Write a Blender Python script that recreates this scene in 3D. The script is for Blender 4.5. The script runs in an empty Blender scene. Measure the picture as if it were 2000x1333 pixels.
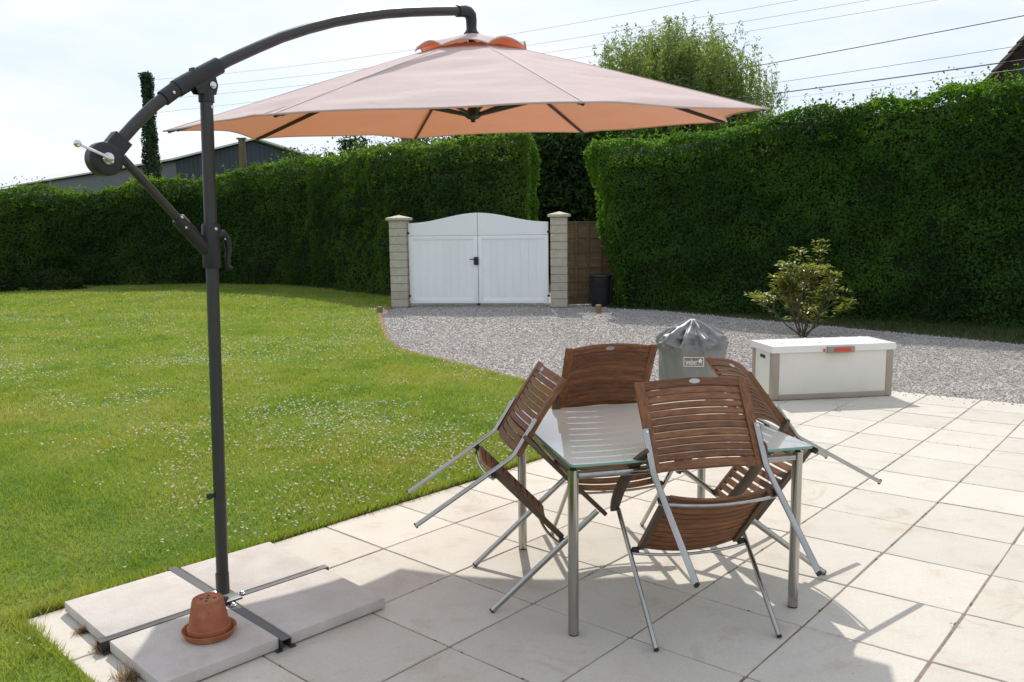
import bpy, bmesh, math, random
import numpy as np
from mathutils import Vector, Matrix

random.seed(7)
RNG = np.random.default_rng(11)
scene = bpy.context.scene
COL = scene.collection

# ------------------------------------------------------------------ camera
cam_d = bpy.data.cameras.new('camera')
cam = bpy.data.objects.new('camera', cam_d)
COL.objects.link(cam)
CAM = Vector((-1.1728, -3.3640, 1.6475))
_r = Vector((0.999928, -0.0015985, -0.0118928))
_d = Vector((-0.0119997, -0.1332038, -0.991016))
_f = Vector((0.0, 0.9910874, -0.1332134))
cam.matrix_world = Matrix(((_r.x, -_d.x, -_f.x, CAM.x), (_r.y, -_d.y, -_f.y, CAM.y),
                           (_r.z, -_d.z, -_f.z, CAM.z), (0, 0, 0, 1)))
cam_d.sensor_width = 36.0
cam_d.lens = 36.0 * 1690.05 / 2000.0
cam_d.clip_start = 0.05
cam_d.clip_end = 3000
scene.camera = cam

# ------------------------------------------------------------------ light
SUN_TO = Vector((0.05, -0.98, -1.0)).normalized()      # direction the light travels
SUN_EL = math.asin(-SUN_TO.z)
SUN_AZ = math.atan2(-SUN_TO.x, -SUN_TO.y)              # from +Y towards +X
world = bpy.data.worlds.new('World')
scene.world = world
world.use_nodes = True
wn, wl = world.node_tree.nodes, world.node_tree.links
bg = wn['Background']
sky = wn.new('ShaderNodeTexSky')
sky.sky_type = 'NISHITA'
sky.sun_disc = False
sky.sun_elevation = SUN_EL
sky.sun_rotation = SUN_AZ
sky.dust_density = 2.6
sky.ozone_density = 1.6
# thin hazy cloud over the whole sky
tc = wn.new('ShaderNodeTexCoord')
mp = wn.new('ShaderNodeMapping'); mp.inputs['Scale'].default_value = (1.6, 1.6, 5.0)
nz = wn.new('ShaderNodeTexNoise'); nz.inputs['Scale'].default_value = 1.9; nz.inputs['Detail'].default_value = 7; nz.inputs['Roughness'].default_value = .58
rp = wn.new('ShaderNodeValToRGB'); rp.color_ramp.elements[0].position = .38; rp.color_ramp.elements[1].position = .72
rp.color_ramp.elements[0].color = (.80, .80, .80, 1); rp.color_ramp.elements[1].color = (.95, .95, .95, 1)
mx = wn.new('ShaderNodeMixRGB')
cr = wn.new('ShaderNodeValToRGB'); cr.color_ramp.elements[0].position = .36; cr.color_ramp.elements[1].position = .66
cr.color_ramp.elements[0].color = (.50, .585, .73, 1); cr.color_ramp.elements[1].color = (.735, .745, .77, 1)
cs_ = wn.new('ShaderNodeVectorMath'); cs_.operation = 'SCALE'; cs_.inputs['Scale'].default_value = 9.3
wl.new(nz.outputs['Fac'], cr.inputs['Fac']); wl.new(cr.outputs['Color'], cs_.inputs[0]); wl.new(cs_.outputs[0], mx.inputs['Color2'])
wl.new(tc.outputs['Generated'], mp.inputs['Vector']); wl.new(mp.outputs['Vector'], nz.inputs['Vector'])
wl.new(nz.outputs['Fac'], rp.inputs['Fac']); wl.new(rp.outputs['Color'], mx.inputs['Fac'])
wl.new(sky.outputs['Color'], mx.inputs['Color1']); wl.new(mx.outputs['Color'], bg.inputs['Color'])
bg.inputs['Strength'].default_value = 0.1

sun_d = bpy.data.lights.new('sun', 'SUN')
sun_d.energy = 2.45
sun_d.angle = math.radians(0.55)
sun_d.color = (1.0, 0.95, 0.87)
sun = bpy.data.objects.new('sun', sun_d)
COL.objects.link(sun)
sun.location = (0, 0, 30)
sun.rotation_euler = (-SUN_TO).to_track_quat('Z', 'Y').to_euler()

vs = scene.view_settings
vs.view_transform = 'Standard'
vs.look = 'None'
vs.gamma = 1.0
vs.use_curve_mapping = False
vs.exposure = 0.64
scene.cycles.max_bounces = 8
scene.cycles.transparent_max_bounces = 8
scene.cycles.use_denoising = True
scene.cycles.caustics_reflective = False
scene.cycles.caustics_refractive = False


# ------------------------------------------------------------------ helpers
def props(o, label=None, cat=None, group=None, kind=None):
    if label: o['label'] = label
    if cat: o['category'] = cat
    if group: o['group'] = group
    if kind: o['kind'] = kind
    return o


def empty(name, loc=(0, 0, 0), mat=None, parent=None):
    o = bpy.data.objects.new(name, None)
    o.empty_display_size = .1
    COL.objects.link(o)
    if mat is not None: o.matrix_world = mat
    else: o.location = loc
    if parent: o.parent = parent
    return o


def link(name, me, mat=None, parent=None, loc=None):
    if mat is not None and not me.materials: me.materials.append(mat)
    o = bpy.data.objects.new(name, me)
    COL.objects.link(o)
    if parent: o.parent = parent
    if loc is not None: o.location = loc
    return o


def np_mesh(name, verts, faces, smooth=False):
    verts = np.asarray(verts, np.float32); faces = np.asarray(faces, np.int32)
    me = bpy.data.meshes.new(name)
    k = faces.shape[1]; n = len(faces)
    me.vertices.add(len(verts)); me.vertices.foreach_set('co', verts.ravel())
    me.loops.add(n * k); me.loops.foreach_set('vertex_index', faces.ravel())
    me.polygons.add(n); me.polygons.foreach_set('loop_start', np.arange(0, n * k, k, dtype=np.int32))
    me.update(calc_edges=True)
    if smooth: me.polygons.foreach_set('use_smooth', np.ones(n, bool))
    me.validate()
    return me


class MB:
    """collects simple shapes into one mesh"""
    def __init__(s): s.v = []; s.f = []

    def add(s, vs_, fs):
        b = len(s.v); s.v += [tuple(p) for p in vs_]; s.f += [tuple(i + b for i in f) for f in fs]

    def box(s, c, size, m=None):
        x, y, z = size[0] / 2, size[1] / 2, size[2] / 2
        p = [Vector(q) for q in ((-x, -y, -z), (x, -y, -z), (x, y, -z), (-x, y, -z), (-x, -y, z), (x, -y, z), (x, y, z), (-x, y, z))]
        if m is not None: p = [m @ q for q in p]
        p = [q + Vector(c) for q in p]
        s.add(p, ((3, 2, 1, 0), (4, 5, 6, 7), (0, 1, 5, 4), (1, 2, 6, 5), (2, 3, 7, 6), (3, 0, 4, 7)))
        return s

    def tube(s, path, r, seg=10, flat=None, cap=True, up=(0, 0, 1)):
        """flat=(a,b): elliptical/rect section half sizes; r: radius or list"""
        P = [Vector(p) for p in path]; n = len(P); rings = []
        prev = None
        for i, p in enumerate(P):
            t = (P[min(i + 1, n - 1)] - P[max(i - 1, 0)]).normalized()
            u = Vector(up)
            if abs(t.dot(u)) > .98: u = Vector((1, 0, 0)) if abs(t.x) < .9 else Vector((0, 1, 0))
            a = t.cross(u).normalized() if prev is None else (prev - t * prev.dot(t)).normalized()
            prev = a
            b = a.cross(t)
            rr = r[i] if isinstance(r, (list, tuple)) else r
            ring = []
            for k in range(seg):
                th = 2 * math.pi * k / seg
                ca, sa = math.cos(th), math.sin(th)
                if flat:
                    ring.append(p + a * ca * flat[0] * rr + b * sa * flat[1] * rr)
                else:
                    ring.append(p + a * ca * rr + b * sa * rr)
            rings.append(ring)
        vs_ = [q for r_ in rings for q in r_]
        fs = []
        for i in range(n - 1):
            for k in range(seg):
                k2 = (k + 1) % seg
                fs.append((i * seg + k2, i * seg + k, (i + 1) * seg + k, (i + 1) * seg + k2))
        if cap:
            fs.append(tuple(range(seg))); fs.append(tuple((n - 1) * seg + k for k in reversed(range(seg))))
        s.add(vs_, fs)
        return s

    def bar(s, path, w, h, side):
        """rectangular section bar swept along path; side: list/func of lateral unit vectors (or one vector)"""
        P = [Vector(p) for p in path]; n = len(P); vs_ = []
        for i, p in enumerate(P):
            t = (P[min(i + 1, n - 1)] - P[max(i - 1, 0)]).normalized()
            sd = Vector(side[i] if isinstance(side, list) else side)
            sd = (sd - t * sd.dot(t)).normalized(); up_ = sd.cross(t)
            ww = w[i] if isinstance(w, list) else w
            hh = h[i] if isinstance(h, list) else h
            for a, b in ((-1, -1), (1, -1), (1, 1), (-1, 1)):
                vs_.append(p + sd * a * ww / 2 + up_ * b * hh / 2)
        fs = [(3, 2, 1, 0), tuple((n - 1) * 4 + k for k in (0, 1, 2, 3))]
        for i in range(n - 1):
            for k in range(4):
                k2 = (k + 1) % 4
                fs.append((i * 4 + k, i * 4 + k2, (i + 1) * 4 + k2, (i + 1) * 4 + k))
        s.add(vs_, fs)
        return s

    def lathe(s, prof, n=24, c=(0, 0, 0), m=None, close=False):
        vs_ = []
        for (r, z) in prof:
            for k in range(n):
                th = 2 * math.pi * k / n
                q = Vector((r * math.cos(th), r * math.sin(th), z))
                if m is not None: q = m @ q
                vs_.append(q + Vector(c))
        fs = []
        L = len(prof)
        for i in range(L - 1 + (1 if close else 0)):
            j = (i + 1) % L
            for k in range(n):
                k2 = (k + 1) % n
                fs.append((i * n + k, i * n + k2, j * n + k2, j * n + k))
        if not close:
            fs.append(tuple(reversed(range(n)))); fs.append(tuple((L - 1) * n + k for k in range(n)))
        s.add(vs_, fs)
        return s

    def prism(s, outline, t0, t1, m):
        """outline: 2D points (x,z) extruded along y from t0 to t1, then m"""
        n = len(outline)
        vs_ = [m @ Vector((x, t0, z)) for x, z in outline] + [m @ Vector((x, t1, z)) for x, z in outline]
        fs = [tuple(range(n)), tuple(reversed(range(n, 2 * n)))]
        for k in range(n):
            k2 = (k + 1) % n
            fs.append((k, n + k, n + k2, k2))
        s.add(vs_, fs)
        return s

    def mesh(s, name, bevel=0, seg=2, smooth=False, angle=35):
        bm = bmesh.new()
        vv = [bm.verts.new(p) for p in s.v]
        for f in s.f:
            try: bm.faces.new([vv[i] for i in f])
            except ValueError: pass
        bmesh.ops.recalc_face_normals(bm, faces=bm.faces)
        if bevel:
            ed = [e for e in bm.edges if len(e.link_faces) == 2 and e.calc_face_angle(0) > math.radians(40)]
            bmesh.ops.bevel(bm, geom=ed, offset=bevel, segments=seg, affect='EDGES', profile=.6, clamp_overlap=True)
        me = bpy.data.meshes.new(name)
        bm.to_mesh(me); bm.free()
        if smooth or bevel:
            for p in me.polygons: p.use_smooth = True
            me.set_sharp_from_angle(angle=math.radians(angle))
        return me

    def build(s, name, mat, parent=None, loc=None, **k):
        return link(name, s.mesh(name, **k), mat, parent, loc)


def copy_part(o, parent, loc=None):
    c = o.copy(); COL.objects.link(c); c.parent = parent
    if loc is not None: c.location = loc
    return c


def vnoise(p, seed=0):
    """smooth lattice value noise in [-1,1], p (N,3)"""
    p = np.asarray(p, float); i = np.floor(p).astype(np.int64); f = p - i
    f = f * f * (3 - 2 * f)
    def h(a, b, c):
        n = (a * 374761393 + b * 668265263 + c * 2147483647 + seed * 1274126177) & 0xffffffff
        n = ((n ^ (n >> 13)) * 1274126177) & 0xffffffff
        n = n ^ (n >> 16)
        return (n & 0xffff) / 32767.5 - 1
    r = 0
    for a in (0, 1):
        for b in (0, 1):
            for c in (0, 1):
                w = (f[:, 0] if a else 1 - f[:, 0]) * (f[:, 1] if b else 1 - f[:, 1]) * (f[:, 2] if c else 1 - f[:, 2])
                r = r + w * h(i[:, 0] + a, i[:, 1] + b, i[:, 2] + c)
    return r


def unit(a): return a / np.maximum(np.linalg.norm(a, axis=1, keepdims=True), 1e-9)


def leaf_arrays(c, nrm, length, width, droop=None, fold=.25, spread=.9):
    """rhombic leaves at c (N,3) with normals around nrm -> verts, quads"""
    n = len(c)
    N = unit(nrm + RNG.normal(0, spread, (n, 3)))
    t = RNG.normal(0, 1, (n, 3))
    if droop is not None: t = t + np.asarray(droop)
    t = unit(t - N * (t * N).sum(1, keepdims=True))
    s = np.cross(N, t)
    L = (length * RNG.uniform(.5, 1.5, (n, 1))); Wd = (width * RNG.uniform(.7, 1.25, (n, 1)))
    f = N * Wd * fold
    v = np.empty((n, 4, 3))
    v[:, 0] = c - t * L / 2
    v[:, 1] = c + s * Wd / 2 + f + t * L * .06
    v[:, 2] = c + t * L / 2
    v[:, 3] = c - s * Wd / 2 + f + t * L * .06
    return v.reshape(-1, 3), np.arange(n * 4).reshape(-1, 4)


# ------------------------------------------------------------------ materials
def new_mat(name):
    m = bpy.data.materials.new(name); m.use_nodes = True
    nt = m.node_tree
    return m, nt.nodes, nt.links, nt.nodes['Principled BSDF']


def nd(n, kind, **kw):
    x = n.new(kind)
    for k, v in kw.items():
        if k in x.inputs: x.inputs[k].default_value = v
        else: setattr(x, k, v)
    return x


def ramp(n, stops):
    r = n.new('ShaderNodeValToRGB')
    while len(r.color_ramp.elements) < len(stops): r.color_ramp.elements.new(.5)
    for e, (p, c) in zip(r.color_ramp.elements, stops):
        e.position = p; e.color = (*c, 1) if len(c) == 3 else c
    return r


def pmat(name, c1, c2, scale=8, rough=.6, metal=0, spec=.5, bump=0, bscale=60, stretch=(1, 1, 1), rnd=0, detail=5, rough2=None, coat=0):
    """noise-mottled principled; rnd: brightness variation between objects"""
    m, n, l, b = new_mat(name)
    co = n.new('ShaderNodeTexCoord')
    mp_ = nd(n, 'ShaderNodeMapping'); mp_.inputs['Scale'].default_value = stretch
    l.new(co.outputs['Object'], mp_.inputs['Vector'])
    oi = n.new('ShaderNodeObjectInfo')
    mul = nd(n, 'ShaderNodeMath', operation='MULTIPLY'); mul.inputs[1].default_value = 37.0
    l.new(oi.outputs['Random'], mul.inputs[0])
    l.new(mul.outputs[0], mp_.inputs['Location'])
    no = nd(n, 'ShaderNodeTexNoise', Scale=scale, Detail=detail, Roughness=.6)
    l.new(mp_.outputs['Vector'], no.inputs['Vector'])
    r = ramp(n, [(.3, c1), (.7, c2)])
    l.new(no.outputs['Fac'], r.inputs['Fac'])
    col = r.outputs['Color']
    if rnd:
        hs = nd(n, 'ShaderNodeHueSaturation')
        mr = nd(n, 'ShaderNodeMapRange'); mr.inputs['To Min'].default_value = 1 - rnd; mr.inputs['To Max'].default_value = 1 + rnd
        l.new(oi.outputs['Random'], mr.inputs['Value']); l.new(mr.outputs['Result'], hs.inputs['Value'])
        l.new(col, hs.inputs['Color']); col = hs.outputs['Color']
    l.new(col, b.inputs['Base Color'])
    b.inputs['Metallic'].default_value = metal
    b.inputs['Specular IOR Level'].default_value = spec
    b.inputs['Roughness'].default_value = rough
    b.inputs['Coat Weight'].default_value = coat
    if rough2 is not None:
        mr2 = nd(n, 'ShaderNodeMapRange'); mr2.inputs['From Min'].default_value = .3; mr2.inputs['From Max'].default_value = .7
        mr2.inputs['To Min'].default_value = rough; mr2.inputs['To Max'].default_value = rough2
        l.new(no.outputs['Fac'], mr2.inputs['Value']); l.new(mr2.outputs['Result'], b.inputs['Roughness'])
    if bump:
        nb = nd(n, 'ShaderNodeTexNoise', Scale=bscale, Detail=4)
        l.new(mp_.outputs['Vector'], nb.inputs['Vector'])
        bp = nd(n, 'ShaderNodeBump', Strength=bump, Distance=.01)
        l.new(nb.outputs['Fac'], bp.inputs['Height']); l.new(bp.outputs['Normal'], b.inputs['Normal'])
    return m


def leaf_mat(name, cols, trans, tf=.45, rough=.45, big=.6, spec=.4):
    """cols: three colours dark/mid/light by position noise; trans: transmitted colour multiplier"""
    m, n, l, b = new_mat(name)
    g = n.new('ShaderNodeNewGeometry')
    n1 = nd(n, 'ShaderNodeTexNoise', Scale=big, Detail=3)
    n2 = nd(n, 'ShaderNodeTexWhiteNoise', noise_dimensions='3D')
    sc = nd(n, 'ShaderNodeVectorMath', operation='SCALE'); sc.inputs['Scale'].default_value = 9.0
    l.new(g.outputs['Position'], n1.inputs['Vector']); l.new(g.outputs['Position'], sc.inputs[0])
    n3 = nd(n, 'ShaderNodeTexNoise', Scale=6.0, Detail=2)
    l.new(sc.outputs[0], n3.inputs['Vector'])
    ad = nd(n, 'ShaderNodeMath', operation='ADD'); l.new(n1.outputs['Fac'], ad.inputs[0]); l.new(n3.outputs['Fac'], ad.inputs[1])
    hf = nd(n, 'ShaderNodeMath', operation='MULTIPLY'); hf.inputs[1].default_value = .5; l.new(ad.outputs[0], hf.inputs[0])
    r = ramp(n, [(.36, cols[0]), (.5, cols[1]), (.66, cols[2])])
    l.new(hf.outputs[0], r.inputs['Fac'])
    l.new(r.outputs['Color'], b.inputs['Base Color'])
    b.inputs['Roughness'].default_value = rough
    b.inputs['Specular IOR Level'].default_value = spec
    tr = n.new('ShaderNodeBsdfTranslucent')
    mu = nd(n, 'ShaderNodeMixRGB', blend_type='MULTIPLY'); mu.inputs['Fac'].default_value = 1
    mu.inputs['Color2'].default_value = (*trans, 1)
    l.new(r.outputs['Color'], mu.inputs['Color1']); l.new(mu.outputs['Color'], tr.inputs['Color'])
    ms = n.new('ShaderNodeMixShader'); ms.inputs['Fac'].default_value = tf
    l.new(b.outputs['BSDF'], ms.inputs[1]); l.new(tr.outputs['BSDF'], ms.inputs[2])
    l.new(ms.outputs['Shader'], n['Material Output'].inputs['Surface'])
    return m


M = {}
M['grey_metal'] = pmat('grey_powder_coat', (.034, .032, .030), (.044, .041, .038), 20, .40, spec=.5, bump=.05, bscale=300)
M['dark_plastic'] = pmat('dark_plastic', (.016, .016, .017), (.024, .023, .023), 14, .5)
M['chrome'] = pmat('chrome', (.62, .62, .62), (.7, .7, .7), 10, .16, 1)
M['steel'] = pmat('brushed_steel', (.36, .35, .325), (.46, .45, .42), 30, .13, 1, rough2=.23, stretch=(1, 1, .15))
M['wood'] = pmat('oiled_teak', (.115, .041, .016), (.30, .125, .05), 9, .42, spec=.36, bump=.12, bscale=26, stretch=(1.2, 9, 9), rnd=.22, rough2=.6)
M['wood_dark'] = pmat('weathered_teak_arm', (.065, .042, .024), (.13, .08, .042), 9, .5, bump=.12, bscale=26, stretch=(9, 1.2, 9), rnd=.1)
M['wood_up'] = pmat('oiled_teak_stile', (.115, .041, .016), (.29, .12, .047), 9, .42, spec=.36, bump=.12, bscale=26, stretch=(9, 9, 1.2), rnd=.12, rough2=.6)
M['badge'] = pmat('badge_metal', (.42, .41, .37), (.5, .49, .45), 90, .35, 1)
M['black_rubber'] = pmat('black_rubber', (.012, .012, .012), (.02, .02, .02), 10, .7)
M['terracotta'] = pmat('terracotta', (.30, .095, .045), (.42, .155, .075), 12, .82, bump=.15, bscale=90, spec=.25)
M['slab'] = pmat('cast_slab', (.50, .455, .41), (.60, .555, .50), 6, .85, bump=.5, bscale=160, spec=.25, rnd=.05)
M['white_pvc'] = pmat('white_pvc', (.84, .86, .86), (.88, .89, .89), 3, .42, rnd=.02)
M['gate_iron'] = pmat('black_iron', (.012, .012, .013), (.02, .02, .02), 10, .5)
M['block'] = pmat('cast_stone_block', (.42, .37, .29), (.52, .47, .38), 14, .85, bump=.5, bscale=70, rnd=.08, spec=.2)
M['mortar'] = pmat('mortar', (.20, .175, .14), (.28, .25, .20), 20, .95, bump=.4, bscale=90)
M['fence_wood'] = pmat('fence_wood', (.085, .055, .026), (.17, .115, .055), 6, .75, bump=.3, bscale=20, stretch=(.5, 6, 6), rnd=.16)
M['box_cream'] = pmat('cream_plastic', (.68, .66, .58), (.74, .72, .64), 3, .45, bump=.04, bscale=120)
M['box_lid'] = pmat('pale_lid_plastic', (.74, .73, .69), (.80, .79, .76), 3, .35, bump=.04, bscale=120)
M['box_taupe'] = pmat('taupe_plastic', (.31, .26, .205), (.36, .305, .245), 5, .5)
M['red_plastic'] = pmat('red_plastic', (.62, .055, .03), (.70, .07, .04), 5, .4)
M['vinyl'] = pmat('grey_vinyl', (.175, .18, .172), (.215, .22, .212), 5, .27, spec=.62, bump=.35, bscale=9, detail=3, rough2=.44)
M['white_print'] = pmat('white_print', (.72, .72, .66), (.78, .78, .72), 5, .5)
M['bark'] = pmat('bark', (.055, .04, .028), (.12, .095, .07), 7, .9, bump=.8, bscale=22, stretch=(1, 1, .25))
M['pole_wood'] = pmat('creosoted_pole', (.10, .062, .035), (.17, .11, .065), 6, .85, bump=.4, bscale=30, stretch=(1, 1, .15))
M['insulator'] = pmat('insulator', (.03, .03, .032), (.05, .05, .05), 10, .3)
M['wire'] = pmat('cable', (.015, .015, .016), (.02, .02, .02), 10, .6)
M['wire_pale'] = pmat('aluminium_cable', (.42, .43, .45), (.48, .49, .51), 10, .5)
M['shed_wall'] = pmat('blue_grey_cladding', (.030, .042, .062), (.038, .052, .074), .6, .5, rnd=.05)
M['shed_roof'] = pmat('fibre_cement_roof', (.52, .53, .54), (.60, .61, .62), .5, .7)
M['house_wall'] = pmat('olive_boarding', (.045, .045, .028), (.06, .058, .036), 3, .8, rnd=.1)
M['house_roof'] = pmat('brown_tile', (.03, .022, .018), (.055, .04, .032), 5, .9, rnd=.2, spec=.1)
M['soil'] = pmat('soil', (.075, .042, .022), (.16, .095, .05), 9, .95, bump=.9, bscale=40)
M['soil_dry'] = pmat('dry_soil', (.17, .095, .05), (.30, .19, .11), 14, .95, bump=.9, bscale=60)
M['shaded_verge_soil'] = pmat('shaded_mossy_soil', (.035, .035, .015), (.06, .065, .022), 7, .95, bump=.8, bscale=40)  # soil and moss under the hedge, its shade put into the colour
M['stump'] = pmat('cut_post', (.16, .10, .055), (.27, .18, .10), 14, .85, bump=.3, bscale=40)
M['seam'] = pmat('seam_tape', (.66, .55, .52), (.72, .60, .57), 8, .8, spec=.1)

def overlay(mat, scale, lo, hi, colour, fac, sharp=.06, detail=8, rough=.7, kind='noise'):
    """wear: patches of another colour with a shape of their own"""
    n_, l_ = mat.node_tree.nodes, mat.node_tree.links
    b_ = n_['Principled BSDF']
    src_ = b_.inputs['Base Color'].links[0].from_socket
    co_ = n_.new('ShaderNodeTexCoord'); oi_ = n_.new('ShaderNodeObjectInfo')
    ad_ = n_.new('ShaderNodeVectorMath'); ad_.operation = 'ADD'
    sc_ = n_.new('ShaderNodeMath'); sc_.operation = 'MULTIPLY'; sc_.inputs[1].default_value = 53
    l_.new(oi_.outputs['Random'], sc_.inputs[0]); l_.new(sc_.outputs[0], ad_.inputs[1]); l_.new(co_.outputs['Object'], ad_.inputs[0])
    if kind == 'noise':
        t_ = nd(n_, 'ShaderNodeTexNoise', Scale=scale, Detail=detail, Roughness=rough); out_ = t_.outputs['Fac']
    else:
        t_ = nd(n_, 'ShaderNodeTexVoronoi', Scale=scale); out_ = t_.outputs['Distance']
    l_.new(ad_.outputs[0], t_.inputs['Vector'])
    r_ = ramp(n_, [(lo, (0, 0, 0)), (hi, (fac, fac, fac))] if kind == 'noise' else [(lo, (fac, fac, fac)), (hi, (0, 0, 0))])
    l_.new(out_, r_.inputs['Fac'])
    x_ = n_.new('ShaderNodeMixRGB'); x_.inputs['Color2'].default_value = (*colour, 1)
    l_.new(r_.outputs['Color'], x_.inputs['Fac']); l_.new(src_, x_.inputs['Color1']); l_.new(x_.outputs['Color'], b_.inputs['Base Color'])


overlay(M['terracotta'], 9, .54, .68, (.46, .27, .19), .35)
overlay(M['terracotta'], 22, .60, .70, (.14, .06, .035), .5)
overlay(M['slab'], 70, .05, .16, (.24, .21, .18), .55, kind='vor')
overlay(M['slab'], 5, .55, .72, (.40, .35, .29), .5)
overlay(M['block'], 6, .55, .7, (.30, .27, .21), .5)
overlay(M['white_pvc'], 3.5, .58, .80, (.60, .61, .56), .35)
overlay(M['box_cream'], 4, .58, .78, (.52, .48, .40), .35)
overlay(M['box_lid'], 9, .60, .74, (.50, .50, .47), .35)
overlay(M['grey_metal'], 14, .60, .75, (.075, .07, .062), .5)
overlay(M['steel'], 18, .58, .75, (.33, .31, .28), .5)

# paving
m, n, l, b = new_mat('pale_paving')
g = n.new('ShaderNodeNewGeometry'); oi = n.new('ShaderNodeObjectInfo')
cm = nd(n, 'ShaderNodeCombineXYZ')
mu = nd(n, 'ShaderNodeMath', operation='MULTIPLY'); mu.inputs[1].default_value = 91; l.new(oi.outputs['Random'], mu.inputs[0]); l.new(mu.outputs[0], cm.inputs['Z'])
av = nd(n, 'ShaderNodeVectorMath', operation='ADD'); l.new(g.outputs['Position'], av.inputs[0]); l.new(cm.outputs[0], av.inputs[1])
n1 = nd(n, 'ShaderNodeTexNoise', Scale=4.2, Detail=5, Roughness=.6, Distortion=.4); l.new(av.outputs[0], n1.inputs['Vector'])
r1 = ramp(n, [(.28, (.535, .465, .38)), (.42, (.60, .555, .475)), (.72, (.635, .60, .53))]); l.new(n1.outputs['Fac'], r1.inputs['Fac'])
n2 = nd(n, 'ShaderNodeTexNoise', Scale=120, Detail=3); l.new(av.outputs[0], n2.inputs['Vector'])
r2 = ramp(n, [(.3, (.88, .88, .87)), (.7, (1, 1, 1))]); l.new(n2.outputs['Fac'], r2.inputs['Fac'])
mm = nd(n, 'ShaderNodeMixRGB', blend_type='MULTIPLY'); mm.inputs['Fac'].default_value = 1; l.new(r1.outputs['Color'], mm.inputs['Color1']); l.new(r2.outputs['Color'], mm.inputs['Color2'])
n9 = nd(n, 'ShaderNodeTexNoise', Scale=2.3, Detail=9, Roughness=.75, Distortion=1.2); l.new(av.outputs[0], n9.inputs['Vector'])
r9 = ramp(n, [(.36, (.90, .87, .83)), (.43, (1, 1, 1))]); l.new(n9.outputs['Fac'], r9.inputs['Fac'])
m9 = nd(n, 'ShaderNodeMixRGB', blend_type='MULTIPLY'); m9.inputs['Fac'].default_value = 1; l.new(mm.outputs['Color'], m9.inputs['Color1']); l.new(r9.outputs['Color'], m9.inputs['Color2']); mm = m9
# dark pits
vo = nd(n, 'ShaderNodeTexVoronoi', Scale=7.0); l.new(av.outputs[0], vo.inputs['Vector'])
r3 = ramp(n, [(.018, (.45, .41, .36)), (.03, (1, 1, 1))]); l.new(vo.outputs['Distance'], r3.inputs['Fac'])
m3 = nd(n, 'ShaderNodeMixRGB', blend_type='MULTIPLY'); m3.inputs['Fac'].default_value = .8; l.new(mm.outputs['Color'], m3.inputs['Color1']); l.new(r3.outputs['Color'], m3.inputs['Color2'])
hs = nd(n, 'ShaderNodeHueSaturation'); mr = nd(n, 'ShaderNodeMapRange'); mr.inputs['To Min'].default_value = .90; mr.inputs['To Max'].default_value = 1.04
l.new(oi.outputs['Random'], mr.inputs['Value']); l.new(mr.outputs['Result'], hs.inputs['Value']); l.new(m3.outputs['Color'], hs.inputs['Color'])
l.new(hs.outputs['Color'], b.inputs['Base Color'])
b.inputs['Roughness'].default_value = .74; b.inputs['Specular IOR Level'].default_value = .35
n4 = nd(n, 'ShaderNodeTexNoise', Scale=16, Detail=6, Roughness=.62, Distortion=.6)
mp4 = nd(n, 'ShaderNodeMapping'); mp4.inputs['Scale'].default_value = (.45, 1.4, 1); l.new(av.outputs[0], mp4.inputs['Vector']); l.new(mp4.outputs[0], n4.inputs['Vector'])
bp = nd(n, 'ShaderNodeBump', Strength=.35, Distance=.006); l.new(n4.outputs['Fac'], bp.inputs['Height']); l.new(bp.outputs['Normal'], b.inputs['Normal'])
M['paving'] = m
M['joint'] = pmat('joint_sand', (.15, .11, .075), (.36, .285, .205), 16, .95, bump=.6, bscale=120)

# gravel
m, n, l, b = new_mat('gravel_bed')
g = n.new('ShaderNodeNewGeometry')
vo = nd(n, 'ShaderNodeTexVoronoi', Scale=58, Randomness=1); l.new(g.outputs['Position'], vo.inputs['Vector'])
r = ramp(n, [(.0, (.17, .16, .15)), (.35, (.37, .345, .32)), (.65, (.50, .465, .435)), (1, (.64, .60, .56))])
sp = nd(n, 'ShaderNodeSeparateColor'); l.new(vo.outputs['Color'], sp.inputs[0]); l.new(sp.outputs[0], r.inputs['Fac'])
nl = nd(n, 'ShaderNodeTexNoise', Scale=.9, Detail=4); l.new(g.outputs['Position'], nl.inputs['Vector'])
rl = ramp(n, [(.3, (.82, .80, .78)), (.7, (1, 1, 1))]); l.new(nl.outputs['Fac'], rl.inputs['Fac'])
mm = nd(n, 'ShaderNodeMixRGB', blend_type='MULTIPLY'); mm.inputs['Fac'].default_value = 1; l.new(r.outputs['Color'], mm.inputs['Color1']); l.new(rl.outputs['Color'], mm.inputs['Color2'])
l.new(mm.outputs['Color'], b.inputs['Base Color']); b.inputs['Roughness'].default_value = .9; b.inputs['Specular IOR Level'].default_value = .2
bp = nd(n, 'ShaderNodeBump', Strength=1, Distance=.012, invert=True); l.new(vo.outputs['Distance'], bp.inputs['Height']); l.new(bp.outputs['Normal'], b.inputs['Normal'])
M['gravel'] = m
m, n, l, b = new_mat('gravel_stone')
g = n.new('ShaderNodeNewGeometry')
wnz = nd(n, 'ShaderNodeTexNoise', Scale=30, Detail=1); l.new(g.outputs['Position'], wnz.inputs['Vector'])
r = ramp(n, [(.3, (.25, .235, .215)), (.45, (.42, .39, .36)), (.58, (.53, .495, .46)), (.72, (.66, .62, .58))]); l.new(wnz.outputs['Fac'], r.inputs['Fac'])
l.new(r.outputs['Color'], b.inputs['Base Color']); b.inputs['Roughness'].default_value = .85; b.inputs['Specular IOR Level'].default_value = .25
M['stone'] = m

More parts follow.
